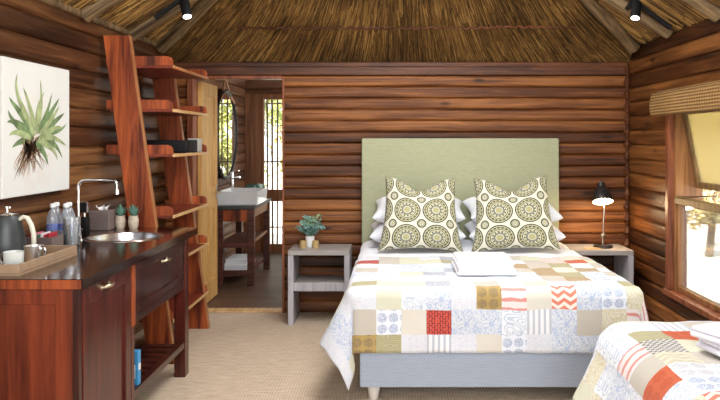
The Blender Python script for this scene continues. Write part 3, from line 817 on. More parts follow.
# two small potted succulents
def leaf(bm, base, dirv, L, w, curve=.3, th=.12, seg=4, up=Vector((0,0,1))):
    d = Vector(dirv).normalized(); s = d.cross(up)
    s = s.normalized() if s.length > .01 else Vector((1,0,0)); nn = s.cross(d).normalized()
    prev = None; vs = []
    for i in range(seg+1):
        t = i/seg; p = Vector(base)+d*L*t - nn*(-curve)*L*t*t*.0 + up*(-curve*L*t*t) if curve < 0 else Vector(base)+d*L*t+up*(curve*L*t*t)
        ww = w*math.sin(PI*(.18+.82*t))**.8 if t < 1 else 0.0
        ww = max(ww, .0004)
        vs.append([bm.verts.new(p-s*ww), bm.verts.new(p-nn*ww*th*3), bm.verts.new(p+s*ww), bm.verts.new(p+nn*ww*th)])
    for i in range(seg):
        for q in range(4): bm.faces.new([vs[i][q], vs[i][(q+1)%4], vs[i+1][(q+1)%4], vs[i+1][q]])
    bm.faces.new(vs[0][::-1]); bm.faces.new(vs[-1])
def succ_pot(x, y, label, seed):
    t = thing('potted_succulent', label, 'plant', (x,y,wz1), 'small potted succulents by the sink')
    bm = B(); lathe(bm, [(0,0),(.024,0),(.031,.02),(.034,.05),(.029,.076),(.031,.084),(.027,.084),(.025,.074),(0,.073)], (x,y,wz1), 20)
    mk('pot', bm, M['clay_pot'], t, smooth=True)
    bm = B(); rng = random.Random(seed)
    for i in range(22):
        a = i*2.4; tilt = .25+.75*(i/22)
        leaf(bm, (x,y,wz1+.074), (math.cos(a)*(1.0-tilt)*.8,math.sin(a)*(1.0-tilt)*.8,tilt+.25), .060+.02*rng.random(), .010, .15)
    mk('leaves', bm, M['bluegreen'], t, smooth=True)
succ_pot(-1.765, 4.565, 'small blue green succulent in a cream pot next to the tissue box', 1)
succ_pot(-1.680, 4.565, 'small blue green succulent in a cream pot nearer the leaning shelf upright', 2)

# tray with kettle and mugs
TZ = wz1
tr = thing('tray', 'shallow brown tray on the near end of the worktop', 'tray', (-1.74,3.24,TZ))
bm = B(); x0, x1, y0, y1, h_ = -1.925, -1.578, 2.965, 3.52, .048
box(bm, x0, x1, y0, y1, TZ, TZ+.010); box(bm, x0, x1, y0, y0+.012, TZ+.01, TZ+h_, .002); box(bm, x0, x1, y1-.012, y1, TZ+.01, TZ+h_, .002)
box(bm, x1-.012, x1, y0+.012, y1-.012, TZ+.01, TZ+h_, .002); box(bm, x0, x0+.012, y0+.012, y1-.012, TZ+.01, TZ+h_, .002)
mk('tray_body', bm, M['card'], tr)
kz = TZ+.010; kcx, kcy = -1.825, 3.33
kt = thing('kettle', 'slate grey kettle with a cream handle standing on the tray', 'kettle', (kcx,kcy,kz))
bm = B(); lathe(bm, [(0,.018),(.083,.018),(.085,.03),(.079,.09),(.069,.15),(.060,.19),(.052,.208),(.02,.214),(0,.215)], (kcx,kcy,kz), 32); mk('body', bm, M['kettle'], kt, smooth=True)
bm = B(); lathe(bm, [(0,0),(.080,0),(.084,.006),(.084,.018),(0,.018)], (kcx,kcy,kz), 28); mk('base', bm, M['black'], kt, smooth=True)
bm = B(); lathe(bm, [(.0,.212),(.050,.210),(.048,.216),(.02,.220),(.007,.222),(.006,.238),(.017,.242),(.017,.250),(0,.252)], (kcx,kcy,kz), 24); mk('lid', bm, M['chrome'], kt, smooth=True)
bm = B(); tube(bm, [(kcx+.052,kcy,kz+.185),(kcx+.075,kcy,kz+.202),(kcx+.095,kcy,kz+.196),(kcx+.113,kcy,kz+.165),(kcx+.125,kcy,kz+.12),(kcx+.126,kcy,kz+.075),(kcx+.114,kcy,kz+.050),(kcx+.095,kcy,kz+.048),(kcx+.080,kcy,kz+.056)], [.009,.010,.011,.0115,.0115,.011,.010,.009,.009], 10); mk('handle', bm, M['cream_plastic'], kt, smooth=True)
bm = B(); tube(bm, [(kcx-.055,kcy-.0,kz+.165),(kcx-.078,kcy,kz+.185),(kcx-.088,kcy,kz+.198)], [.018,.013,.009], 10); mk('spout', bm, M['kettle'], kt, smooth=True)
M['mug_pale'] = simple('pale_enamel', (.72,.76,.74), .25, .06)
def mug(x, y, mat, label, hang):
    t = thing('mug', label, 'mug', (x,y,kz), 'mugs on the tray')
    bm = B(); lathe(bm, [(0,0),(.036,0),(.040,.006),(.041,.072),(.043,.078),(.040,.078),(.038,.072),(.037,.010),(0,.008)], (x,y,kz), 24); mk('cup', bm, mat, t, smooth=True)
    bm = B(); c, s = math.cos(hang), math.sin(hang)
    tube(bm, [(x+c*(.040+d),y+s*(.040+d),kz+z) for d, z in ((0,.064),(.02,.066),(.030,.052),(.029,.034),(.018,.020),(0,.022))], .005, 8); mk('handle', bm, M['chrome'], t, smooth=True)
mug(-1.655, 3.07, M['mug_pale'], 'pale mug at the front corner of the tray', 2.9)
M['mug_metal'] = simple('satin_mug_metal', (.86,.86,.84), .38, .04, metal=1.0)
mug(-1.655, 3.245, M['mug_metal'], 'shiny metal mug between the pale mug and the back of the tray', -.3)
mug(-1.765, 3.06, M['chrome'], 'metal mug at the left front of the tray, mostly out of frame', 2.0)
# sachet box
sb = thing('sachet_box', 'small brown box of sachets behind the tray', 'box', (-1.805,3.67,wz1))
x0, x1, y0, y1 = -1.885, -1.745, 3.60, 3.73
bm = B(); box(bm, x0, x1, y0, y1, wz1, wz1+.008)
for q in ((x0,x0+.006,y0,y1),(x1-.006,x1,y0,y1),(x0+.006,x1-.006,y0,y0+.006),(x0+.006,x1-.006,y1-.006,y1)): box(bm, *q, wz1+.008, wz1+.075)
mk('carton', bm, M['card_grey'], sb)
for i, (nm, col) in enumerate((('red',(.55,.03,.05)),('pink',(.72,.18,.28)),('green',(.06,.20,.08)),('white',(.8,.8,.8)),('red',(.60,.04,.06)),('crimson',(.40,.02,.04)))):
    m = simple(nm+'_sachet_paper', col, .5, .1)
    xx = x0+.018+i*.018; bm = B()
    box(bm, xx, xx+.010, y0+.015, y1-.02, wz1+.0085, wz1+.088+.006*(i%2), .002)
    props(mk('sachet', bm, m, origin=(xx,y0,wz1)), '%s sachet standing in the small brown box%s' % (nm, ', furthest left' if i == 0 else (', behind the pink and white ones' if i == 4 else '')), 'sachet', 'sachets in the small brown box')
# bottles
lblm = simple('blue_label', (.20,.26,.62), .4, .2); 
bl0 = thing('water_bottle', 'clear water bottle with white cap, front left of the four', 'bottle', (0,0,0), 'water bottles on the worktop')
bm = B(); lathe(bm, [(0,.004),(.026,0),(.033,.006),(.0335,.03),(.031,.05),(.0335,.07),(.0335,.13),(.030,.155),(.018,.185),(.0125,.195),(.0125,.205),(0,.205)], (0,0,0), 24); mk('bottle', bm, M['water'], bl0, smooth=True)
bm = B(); lathe(bm, [(0,.203),(.0155,.203),(.0155,.220),(.013,.223),(0,.223)], (0,0,0), 20); mk('cap', bm, M['white_plastic'], bl0, smooth=True)
bm = B(); lathe(bm, [(.0338,.075),(.0341,.075),(.0341,.112),(.0338,.112)], (0,0,0), 24, close=False); mk('bottle_label', bm, lblm, bl0, smooth=True)
def dup(root, loc, label, rz=None):
    r = root.copy(); C.objects.link(r); r.location = loc; r['label'] = label
    if rz is not None: r.rotation_euler = (0,0,rz)
    for ch in list(root.children):
        c = ch.copy(); C.objects.link(c); c.parent = r
        for g in ch.children:
            d = g.copy(); C.objects.link(d); d.parent = c
    return r
bl0.location = (-1.884,3.90,wz1)
dup(bl0, (-1.903,3.983,wz1), 'clear water bottle with white cap, back left of the four', 1)
dup(bl0, (-1.812,3.905,wz1), 'clear water bottle with white cap behind the glass jar, front right of the four', 2)
dup(bl0, (-1.832,3.985,wz1), 'clear water bottle with white cap, back right of the four', 3)
# glass jar with stirrers
gj = thing('glass_jar', 'tall clear glass jar of sachets in front of the water bottles', 'jar', (-1.742,3.82,wz1))
bm = B(); lathe(bm, [(0,0),(.040,0),(.044,.005),(.045,.155),(.043,.155),(.041,.008),(0,.006)], (-1.742,3.82,wz1), 28, close=False); mk('glass', bm, M['glass'], gj, smooth=True)
for i in range(7):
    a = i*.9; xx, yy = -1.742+.020*math.cos(a), 3.82+.020*math.sin(a); bm = B()
    T = Matrix.Translation((xx,yy,wz1+.009)) @ Matrix.Rotation(a,4,'Z') @ Matrix.Rotation(R(4*((i%3)-1)),4,'X')
    box(bm, -.009, .009, -.0025, .0025, 0, .10+.008*(i%4), .001, M=T)
    props(mk('sugar_stick', bm, [M['paper'],M['darkgreen'],M['card']][i%3], origin=(xx,yy,wz1+.009)), '%s paper stick standing in the glass jar' % ['white','dark green','brown'][i%3], 'sachet', 'paper sticks in the glass jar')

# small blue and white carton on the slatted shelf
ct = thing('small_carton', 'small blue and white carton on the slatted shelf under the drawer', 'carton', (-1.36,3.66,.2205))
bm = B(); box(bm, -1.40, -1.315, 3.64, 3.68, .2205, .40, .002); mk('box', bm, simple('bright_blue_card', (.05,.30,.62), .4, .1), ct)
bm = B(); box(bm, -1.3151, -1.3135, 3.645, 3.675, .30, .335); box(bm, -1.385, -1.33, 3.638, 3.6399, .26, .33); mk('printed_panel', bm, M['white_plastic'], ct)

# ------------------------------------------------------------------ canvas picture
cv = thing('canvas_picture', 'square cream canvas painted with an aloe plant and its roots on the left wall', 'picture', (-1.93,3.78,1.21))
bm = B(); box(bm, -1.938, -1.902, 3.425, 4.14, 1.21, 1.912, .003)
cvb = mk('canvas', bm, M['canvas'], cv)
PX = -1.9015
green1 = simple('painted_green', (.15,.23,.10), .8, .45, 20); green2 = simple('painted_light_green', (.33,.40,.20), .8, .35, 20); rootm = simple('painted_root_brown', (.27,.15,.08), .8, .4, 20)
def yz(px, py):      # point on the canvas seen at photo position
    Y = -PX*700/(391-px); return Y, 1.5-(py-140)*Y/700
def ribbon(bm, pts, w, lift=0.0):
    n_ = 14; P = [yz(*p) for p in pts]
    def bez(t):
        q = [Vector(p) for p in P]
        while len(q) > 1: q = [q[i].lerp(q[i+1], t) for i in range(len(q)-1)]
        return q[0]
    L_, R_ = [], []
    for i in range(n_+1):
        t = i/n_; p = bez(t); d = (bez(min(1,t+.02))-bez(max(0,t-.02))).normalized(); s = Vector((-d.y,d.x))
        ww = w*(1-t)**.75*(.55+.45*min(1,t*5)) + .0006
        L_.append(p+s*ww); R_.append(p-s*ww)
    tp_ = [bm.verts.new((PX+.0008+lift, p.x, p.y)) for p in L_]; bt = [bm.verts.new((PX+.0008+lift, p.x, p.y)) for p in R_]
    for i in range(n_): bm.faces.new([tp_[i], tp_[i+1], bt[i+1], bt[i]])
c0 = (35,136)
lv = [((34,136),(16,128),(10,118),(8,110)),((37,134),(36,112),(38,104),(44,92)),((41,136),(50,130),(60,134),(66,124)),((39,138),(50,134),(60,140),(66,146)),((33,138),(24,140),(16,142),(12,148)),((33,132),(20,105),(13,90),(17,74)),((33,134),(22,112),(12,104),(9,97)),((36,130),(42,110),(42,98),(40,80)),((38,132),(46,118),(48,110),(52,93)),
      ((40,134),(50,122),(56,112),(59,106)),((42,136),(52,122),(60,118),(64,113)),((40,138),(52,128),(58,126),(63,128)),((32,136),(20,122),(12,120),(7,122)),((30,138),(20,132),(12,130),(9,136)),
      ((42,140),(52,140),(58,146),(62,158)),((38,140),(50,146),(56,150),(57,160)),((36,142),(44,150),(46,158),(48,165)),((36,130),(30,110),(28,98),(23,88)),((41,133),(48,115),(56,105),(59,98)),((34,136),(28,118),(24,108),(21,101))]
bm = B()
for i, p in enumerate(lv[::2]): ribbon(bm, p, .026, .0004*i/8)
mk('painted_leaves', bm, green1, cvb)
bm = B()
for i, p in enumerate(lv[1::2]): ribbon(bm, p, .022, .0008+.0004*i/8)
mk('painted_leaves', bm, green2, cvb)
bm = B(); rng = random.Random(9)
for i in range(60):
    x0, y0 = rng.uniform(24,40), rng.uniform(136,146); x1 = 14+rng.random()*34; y1 = rng.uniform(158,182)-(x1-16)*.45
    ribbon(bm, [(x0,y0),(x0-3+rng.gauss(0,3),y0+10),(x1+rng.gauss(0,3),y1-10),(x1,y1)], .0035, .0003)
mk('painted_roots', bm, rootm, cvb)

# ------------------------------------------------------------------ leaning ladder shelf
ls = thing('ladder_shelf', 'tall red wood ladder shelf leaning on the left wall past the worktop', 'shelf', (-1.65,5.15,0))
def upright(y0, y1, ztop=2.2):
    bm = B(); xb, xt, zt_, hwid = -1.535, -1.838, 2.2, .088
    def X(z): return xb+(xt-xb)*z/zt_
    zs = [0, .5, 1.0, 1.5, 1.9, ztop]
    prism(bm, [(X(z)-hwid, z) for z in zs]+[(X(z)+hwid-.006, z+.0) for z in zs[::-1]], 'y', y0, y1)
    u = mk('upright', bm, M['ladder'], ls)
    bm = B(); prism(bm, [(X(z)+hwid-.006, z) for z in zs]+[(X(z)+hwid+.002, z) for z in zs[::-1]], 'y', y0, y1)
    mk('sapwood_edge', bm, M['sapwood_z'], u, label='pale sapwood edge of the upright')
upright(4.685, 4.725); upright(5.56, 5.60, 2.0)
for z in (1.985, 1.69, 1.385, .97, .655, .265):
    bm = B(); xb_ = max(-1.915, -1.535-.303*z/2.2-.13)
    box(bm, xb_, -1.476, 4.728, 5.557, z, z+.020, .002)
    box(bm, xb_, -1.476, 4.60 if z > 1 else 4.728, 4.684 if z > 1 else 4.729, z, z+.020, .002) if False else None
    s = mk('shelf', bm, M['shelfwood'], ls)
    bm = B(); box(bm, -1.476, -1.468, 4.728, 5.64, z-.001, z+.021, .002); mk('front_edge', bm, M['sapwood'] if z < 1.9 else M['sapwood_z'], s, label='pale sapwood front edge of the shelf')
    hh = .062
    for ya, yb_, x0, x1 in ((4.728,4.752,-1.922 if z > 1 else xb_,-1.478),(5.602,5.628,-1.72+.10*(z<1),-1.478)):   # raised end boards with a rounded corner
        bm = B(); pr = [(x0,z+.02),(x1,z+.02),(x1,z+.02+hh*.55),(x1-.012,z+.02+hh*.88),(x1-.035,z+.02+hh),(x0,z+.02+hh)]
        prism(bm, pr, 'y', ya, yb_)
        mk('end_board', bm, M['ladder'], s)
zsh = 1.405
rb = thing('radio', 'flat black box standing on the third shelf of the ladder shelf', 'box', (-1.68,5.05,zsh))
bm = B(); box(bm, -1.80, -1.487, 5.10, 5.38, zsh+.004, zsh+.095, .006, 2)
for px_ in (-1.78,-1.51):
    for py_ in (5.12,5.36): box(bm, px_-.008, px_+.008, py_-.008, py_+.008, zsh, zsh+.006)
mk('casing', bm, M['black'], rb)
rb['category'] = 'box'; rb.name = 'black_box'
gb = thing('grey_box', 'small grey box with two pale sockets at the end of the third shelf', 'box', (-1.55,5.44,zsh))
bm = B(); box(bm, -1.575, -1.49, 5.42, 5.52, zsh, zsh+.108, .004); mk('case', bm, M['grey_plate'], gb)
bm = B()
for xx in (-1.552,-1.518): lathe(bm, [(0,0),(.012,0),(.012,.003),(0,.003)], (xx,5.4185,zsh+.05), 14, Matrix.Rotation(R(90),4,'X'))
mk('socket', bm, M['white_plastic'], gb, smooth=True)

# ------------------------------------------------------------------ bathroom things
vy0, vy1, vx0, vx1 = 7.20, 8.18, -1.80, -1.41
vt = thing('vanity_table', 'dark brown open vanity table with shelves in the bathroom', 'vanity', (-1.6,7.7,0))
bm = B(); box(bm, vx0-.03, vx1+.01, vy0-.02, vy1+.02, .785, .82, .004); mk('table_top', bm, M['kettle'], vt, label='slate grey vanity top')
for x in (vx0, vx1-.07):
    for y in (vy0, vy1-.07):
        bm = B(); box(bm, x, x+.07, y, y+.07, 0, .785, .004); mk('leg', bm, M['vanity'], vt)
bm = B(); box(bm, vx0+.07, vx1-.07, vy0+.01, vy0+.04, .66, .785, .003); mk('apron', bm, M['ladder'], vt)
bm = B(); box(bm, vx0+.07, vx1-.07, vy1-.04, vy1-.01, .66, .785, .003); mk('apron', bm, M['ladder'], vt)
bm = B(); box(bm, vx1-.05, vx1-.02, vy0+.07, vy1-.07, .69, .785, .003); mk('side_rail', bm, M['vanity_side'], vt)
bm = B(); box(bm, vx1-.05, vx1-.02, vy0+.07, vy1-.07, .43, .46, .003); mk('side_rail', bm, M['vanity_side'], vt)
for z in (.40, .11):
    bm = B(); box(bm, vx0+.005, vx1-.052, vy0+.015, vy1-.015, z, z+.03, .003); mk('shelf', bm, M['vanity'], vt)
    bm = B(); box(bm, vx0+.07, vx1-.07, vy0+.0, vy0+.015, z-.01, z+.045, .003); mk('shelf_rail', bm, M['vanity'], vt)
bs = thing('washbasin', 'rectangular white ceramic basin on the bathroom vanity', 'basin', (-1.6,7.55,.82))
bm = B(); x0, x1, y0, y1, z0, z1 = -1.815, -1.385, 7.27, 7.86, .82, .965
def frust(bm, x0, x1, y0, y1, z0, z1, i):
    return [bm.verts.new(p) for p in ((x0+i,y0+i,z0),(x1-i,y0+i,z0),(x1-i,y1-i,z0),(x0+i,y1-i,z0))], [bm.verts.new(p) for p in ((x0,y0,z1),(x1,y0,z1),(x1,y1,z1),(x0,y1,z1))]
a, b_ = frust(bm, x0, x1, y0, y1, z0, z1, .012)
c, d = frust(bm, x0+.02, x1-.02, y0+.02, y1-.02, z0+.03, z1, .02)
bm.faces.new(a[::-1])
for i in range(4):
    j = (i+1)%4; bm.faces.new([a[i],a[j],b_[j],b_[i]]); bm.faces.new([b_[i],b_[j],d[j],d[i]]); bm.faces.new([d[i],d[j],c[j],c[i]])
bm.faces.new(c)
o = mk('bowl', bm, M['white_ceramic'], bs); md = o.modifiers.new('b','BEVEL'); md.width = .006; md.segments = 2
bt = thing('basin_tap', 'slim chrome mixer tap behind the white bathroom basin', 'tap', (-1.84,7.95,.82))
bx_, by_ = -1.80, 7.93
bt.location = (bx_,by_,.82); WL[bt.name] = Vector((bx_,by_,.82))
bm = B(); tube(bm, [(bx_,by_,.82),(bx_,by_,1.13)], .019, 12); mk('column', bm, M['chrome'], bt, smooth=True)
bm = B(); tube(bm, [(bx_,by_,1.06),(bx_+.11,by_-.10,1.085)], .011, 10); mk('spout', bm, M['chrome'], bt, smooth=True)
bm = B(); tube(bm, [(bx_,by_,1.13),(bx_+.09,by_-.06,1.155)], .006, 8); mk('lever', bm, M['chrome'], bt, smooth=True)
gd = thing('green_dish', 'dark green rounded dish behind the white bathroom basin', 'dish', (-1.55,8.03,.82))
bm = B(); lathe(bm, [(0,0),(.04,0),(.09,.05),(.115,.12),(.105,.165),(.05,.18),(0,.182)], (-1.56,8.03,.82), 28); mk('bowl', bm, M['darkgreen'], gd, smooth=True)
# round mirror on a strap
mr = thing('round_mirror', 'large round black framed mirror hanging from a leather strap in the bathroom', 'mirror', (-1.92,8.05,1.57))
Mx = Matrix.Rotation(R(90),4,'Y')
bm = B(); ring = []
for k_ in range(49):
    a = k_*2*PI/48; ring.append((-1.905, 8.09+.515*math.cos(a), 1.565+.50*math.sin(a)))
tube(bm, ring, .022, 8, caps=False); mk('frame', bm, M['black_metal'], mr, smooth=True)
bm = B(); lathe(bm, [(0,0),(.495,0),(.495,.006),(0,.006)], (-1.908,8.09,1.565), 48, Mx); mk('mirror_glass', bm, M['mirror'], mr)
bm = B()
for s in (-1,1):
    tube(bm, [(-1.885,8.09+s*.34,1.57+.37),(-1.900,8.09+s*.16,2.04),(-1.915,8.09+s*.01,2.22)], .012, 6)
lathe(bm, [(0,0),(.02,0),(.02,.03),(0,.03)], (-1.93,8.09,2.22), 12, Mx)
mk('strap', bm, M['leather'], mr, smooth=True)

def folded_towel(name, x0, x1, y0, y1, z0, h_, mat, label, cat='towel', rz=0, layers=3, group=None):
    cx, cy = (x0+x1)/2, (y0+y1)/2
    bm = B(); th_ = h_/layers
    for i in range(layers):
        sh = .004*((i*5)%3-1)
        T = Matrix.Translation((cx+sh, cy, z0)) @ Matrix.Rotation(rz,4,'Z')
        t = bmesh.new()
        n_ = 8; hx, hy = (x1-x0)/2, (y1-y0)/2
        pr = []
        za, zb = i*th_+.0004, (i+1)*th_-.0004; r_ = (zb-za)/2
        for k_ in range(n_+1):
            a = -PI/2+k_*PI/n_; pr.append((hx-r_+r_*math.cos(a), (za+zb)/2+r_*math.sin(a)))
        for k_ in range(n_+1):
            a = PI/2+k_*PI/n_; pr.append((-hx+r_+r_*math.cos(a), (za+zb)/2+r_*math.sin(a)))
        prism(t, pr, 'y', -hy, hy)
        merge(bm, t, T)
    o = mk(name, bm, mat, smooth=True, origin=(cx,cy,z0), angle=50)
    md = o.modifiers.new('b','BEVEL'); md.width = min(.006, th_*.3); md.segments = 2; md.angle_limit = R(50)
    return props(o, label, cat, group)
folded_towel('folded_towel', -1.76, -1.50, 7.30, 7.75, .140, .055, M['towel'], 'white folded towel on the low vanity shelf, underneath', group='towels under the vanity')
folded_towel('folded_towel', -1.745, -1.515, 7.36, 7.72, .1955, .05, M['towel'], 'white folded towel on the low vanity shelf, on top of the other', group='towels under the vanity')

# ------------------------------------------------------------------ main bed
bx0, bx1, by0, by1 = -.17, 1.35, 4.02, 5.93
bed = thing('double_bed', 'wide double bed with tall sage headboard and blue grey base', 'bed', (.59,5.0,0))
bm = B(); box(bm, bx0-.01, bx1+.01, by0-.005, by1, .078, .36, .012, 2); mk('base', bm, M['bedbase'], bed, smooth=True)
bm = B(); box(bm, bx0, bx1, by0, by1, .362, .635, .05, 4); mk('mattress', bm, M['mattress'], bed, smooth=True)
for x in (bx0+.04, bx1-.10):
    for y in (by0+.03, by1-.12):
        bm = B(); lathe(bm, [(0,0),(.026,0),(.040,.078),(0,.078)], (x+.03,y+.02,0), 16); mk('leg', bm, M['leg_white'], bed, smooth=True, label='pale wooden leg')
bm = B(); box(bm, -.25, 1.43, 5.945, 6.025, .10, 1.515, .014, 3); mk('headboard', bm, M['sage'], bed, smooth=True)

def cloth(name, x0, x1, yf, yb, ztop, dl, dr, df, cell, xorg, rows, cols_default, label, cat, origin, flare=(.3,.1,.04), sub=5, rad=.045, th_=.008, seed=1, puff=.006, corner=.25, cdrop=0, lowz=.03, border=None):
    """patchwork quilt: flat cloth coordinates folded over the edges of a mattress"""
    rng = random.Random(seed)
    step = cell/sub
    a0 = math.floor((x0-dl-xorg)/cell*sub+.001); a1 = math.ceil((x1+dr-xorg)/cell*sub-.001)
    b0 = math.floor(-df/cell*sub+.001); b1 = math.ceil((yb-yf)/cell*sub-.001)
    def P(a, b):
        X = xorg+a*step; Bv = b*step
        X = min(max(X, x0-dl), x1+dr); Bv = min(max(Bv, -df), yb-yf)
        du = (x0-X) if X < x0 else ((X-x1) if X > x1 else 0); sg = -1 if X < x0 else 1
        dv = -Bv if Bv < 0 else 0
        ex = min(max(X, x0), x1); ey = yf+max(Bv, 0)
        d = math.hypot(du, dv)
        z = ztop + mn.noise(Vector((X*5, Bv*5, seed)))*puff*1.6 + mn.noise(Vector((X*17, Bv*17, seed)))*puff*.6
        if d <= 0: return (ex, ey, z)
        nx, ny = sg*du/d, -dv/d
        arc = rad*PI/2
        if d < arc: hor = rad*math.sin(d/rad); drop = rad*(1-math.cos(d/rad))
        else:
            q = d-arc; fl = flare[2] if dv > 0 else 0
            side = flare[0]+(flare[1]-flare[0])*min(1, max(0, Bv)/(yb-yf)) if sg < 0 else flare[1]
            cf = 2*abs(nx*ny)
            f_ = side*abs(nx)*min(1,abs(nx)*1.0)+flare[2]*abs(ny)+corner*cf
            along = (ey if du > 0 else 0)*7.5 + (ex if dv > 0 else 0)*6
            fold = math.sin(along*1.0+1.3)*.5+math.sin(along*2.3+.4)*.35
            amp = .16*abs(nx)+.02*abs(ny)
            hor = rad+q*(f_)+ q*fold*amp*.45
            drop = rad+q*math.sqrt(max(.2, 1-min(.6, f_*f_)))*(1+cdrop*cf)
            hor += mn.noise(Vector((X*6, Bv*6, seed+3)))*.01*min(1, q*8)
        return (ex+nx*hor, ey+ny*hor, max(z-drop, lowz))
    bm = B(); uvl = bm.loops.layers.uv.verify(); V = {}
    for a in range(a0, a1+1):
        for b in range(b0, b1+1): V[a,b] = bm.verts.new(P(a, b))
    for a in range(a0, a1):
        for b in range(b0, b1):
            f = bm.faces.new([V[a,b], V[a+1,b], V[a+1,b+1], V[a,b+1]]); f.smooth = True
            ca, cb = a//sub, b//sub
            code = rows.get((ca, cb))
            if code is None: code = random.Random(ca*31+cb*17+seed).choice(cols_default)
            if border and border(xorg+(a+.5)*step, (b+.5)*step): code = 'W'
            f.material_index = PI_[code]
            for lp, (aa, bb_) in zip(f.loops, ((a,b),(a+1,b),(a+1,b+1),(a,b+1))):
                lp[uvl].uv = (aa/sub-ca, bb_/sub-cb)
    o = mk(name, bm, [PM[k_] for k_ in PK], smooth='keep', origin=origin, angle=80)
    md = o.modifiers.new('s','SOLIDIFY'); md.thickness = th_; md.offset = 1
    return props(o, label, cat)
rows = {}
def setrow(b, s, a0=-1):
    for i, ch in enumerate(s):
        if ch != '.': rows[(a0+i, b)] = ch
#        col -1 0 1 2 3 4 5 6 7 8 9 10
setrow(-1, 'WYGLWMPCVLBFP')
setrow(-2, 'EBCRLLGSLEFPL')
setrow(-3, 'MOWSWCBWLLLLW')
setrow(0,  'OYYDLEWYLSGOF')
setrow(1,  'WWLLWWLWETBLW')
setrow(2,  'LLYDWWCLTOLEW')
setrow(3,  'EWLLDWLETCTWL')
setrow(4,  'WGLWLWWTEOWEW')
setrow(5,  'REYYOWLWEPXYL')
setrow(6,  'WEYWDWLEYPCEW')
for b in range(-3, 7):
    for a in (-3,-4,-5): rows[(a,b)] = 'W' if a < -3 else ('L' if b % 3 else 'Y')
    rows[(-2,b)] = 'WLWYWLWWTLCW'[b+3]
rows[(-2,-3)] = 'M'
cloth('patchwork_quilt', -.205, 1.385, 3.995, 4.98, .660, .40, .40, .385, .1412, -.083, rows, 'WWLCYEL', 'pale patchwork quilt with one red patch spread over the double bed', 'quilt', (.59,4.0,.3), flare=(.46,.20,.01), corner=-.20, cdrop=.10)
# white sheet at the pillow end
bm = B(); uvl = None
rowsw = {(a,b): 'W' for a in range(-9,20) for b in range(-5,20)}
o = cloth('top_sheet', -.195, 1.375, 4.985, 5.90, .648, .26, .26, 0.0, .1412, -.083, rowsw, 'W', 'plain white sheet turned back in front of the pillows', 'sheet', (.59,5.5,.5), flare=(.16,.12,.02), seed=5, puff=.008)
o.data.materials.clear()
o.data.materials.append(M['linen'])
for p in o.data.polygons: p.material_index = 0

def pillow(name, w, h_, T_, mat, label, cat, M4, group=None, chop=0.0, pinch=.10, n_=18, taper=0.0):
    """u across, v up, thickness along y"""
    bm = B(); uvl = bm.loops.layers.uv.verify(); fr, bk = {}, {}
    for i in range(n_+1):
        for j in range(n_+1):
            u, v = i/n_*2-1, j/n_*2-1
            x = w/2*u*(1-pinch*(1-v*v)*abs(u)**3)*(1-taper*v); z = h_/2*v*(1-pinch*(1-u*u)*abs(v)**3)
            z -= chop*math.exp(-(u/.38)**2)*max(0, v+.1)**1.5
            t = T_/2*max(0, (1-u**4)*(1-v**4))**.55*(1-.35*math.exp(-(u/.3)**2)*max(0, v)*(chop > 0))
            t += mn.noise(Vector((u*2.2, v*2.2, w*9)))*.008*(1-u*u)*(1-v*v)
            fr[i,j] = bm.verts.new(M4 @ Vector((x, -t, z)))
            bk[i,j] = fr[i,j] if (i in (0,n_) or j in (0,n_)) else bm.verts.new(M4 @ Vector((x, t, z)))
    for i in range(n_):
        for j in range(n_):
            q = [(i,j),(i+1,j),(i+1,j+1),(i,j+1)]
            for D, rev in ((fr, False), (bk, True)):
                vs = [D[k_] for k_ in q]; qq = q
                if rev: vs = vs[::-1]; qq = q[::-1]
                try: f = bm.faces.new(vs)
                except ValueError: continue
                f.smooth = True
                for lp, (a, b) in zip(f.loops, qq): lp[uvl].uv = (a/n_, b/n_)
    loc = M4 @ Vector((0,0,-h_/2))
    o = mk(name, bm, mat, smooth='keep', origin=tuple(loc), angle=180)
    md = o.modifiers.new('s','SUBSURF'); md.levels = 1; md.render_levels = 1
    return props(o, label, cat, group)
def TM(x, y, z, rx=0, ry=0, rz=0):
    return Matrix.Translation((x,y,z)) @ Matrix.Rotation(R(rz),4,'Z') @ Matrix.Rotation(R(ry),4,'Y') @ Matrix.Rotation(R(rx),4,'X')
g = 'white pillows against the headboard'
pillow('pillow', .79, .50, .17, M['linen'], 'white pillow on the left, under the other one', 'pillow', TM(.205,5.66,.765,-86,0,1), g)
pillow('pillow', .77, .48, .17, M['linen'], 'white pillow on the left, on top of the other one', 'pillow', TM(.225,5.69,.935,-78,0,-2), g)
pillow('pillow', .79, .50, .17, M['linen'], 'white pillow on the right, under the other one', 'pillow', TM(.985,5.66,.765,-86,0,-1), g)
pillow('pillow', .77, .48, .17, M['linen'], 'white pillow on the right, on top of the other one', 'pillow', TM(.975,5.69,.935,-78,0,3), g)
g = 'medallion cushions in front of the white pillows'
pillow('cushion', .62, .60, .17, M['medallion'], 'square cushion with olive medallion print on the left of the bed', 'cushion', TM(.222,5.27,.945,-17,1.5,3), g, chop=.085, pinch=.12, taper=.09)
pillow('cushion', .64, .60, .17, M['medallion'], 'square cushion with olive medallion print on the right of the bed', 'cushion', TM(.918,5.27,.945,-17,-2.5,-3), g, chop=.085, pinch=.12, taper=.09)
g = 'folded towels on the double bed'
folded_towel('folded_towel', .405, .755, 4.24, 4.66, .678, .04, M['towel'], 'thick white folded towel at the middle of the double bed, underneath', layers=2, group=g)
folded_towel('folded_towel', .41, .75, 4.25, 4.65, .7185, .04, M['towel'], 'thick white folded towel at the middle of the double bed, on top', layers=2, group=g)

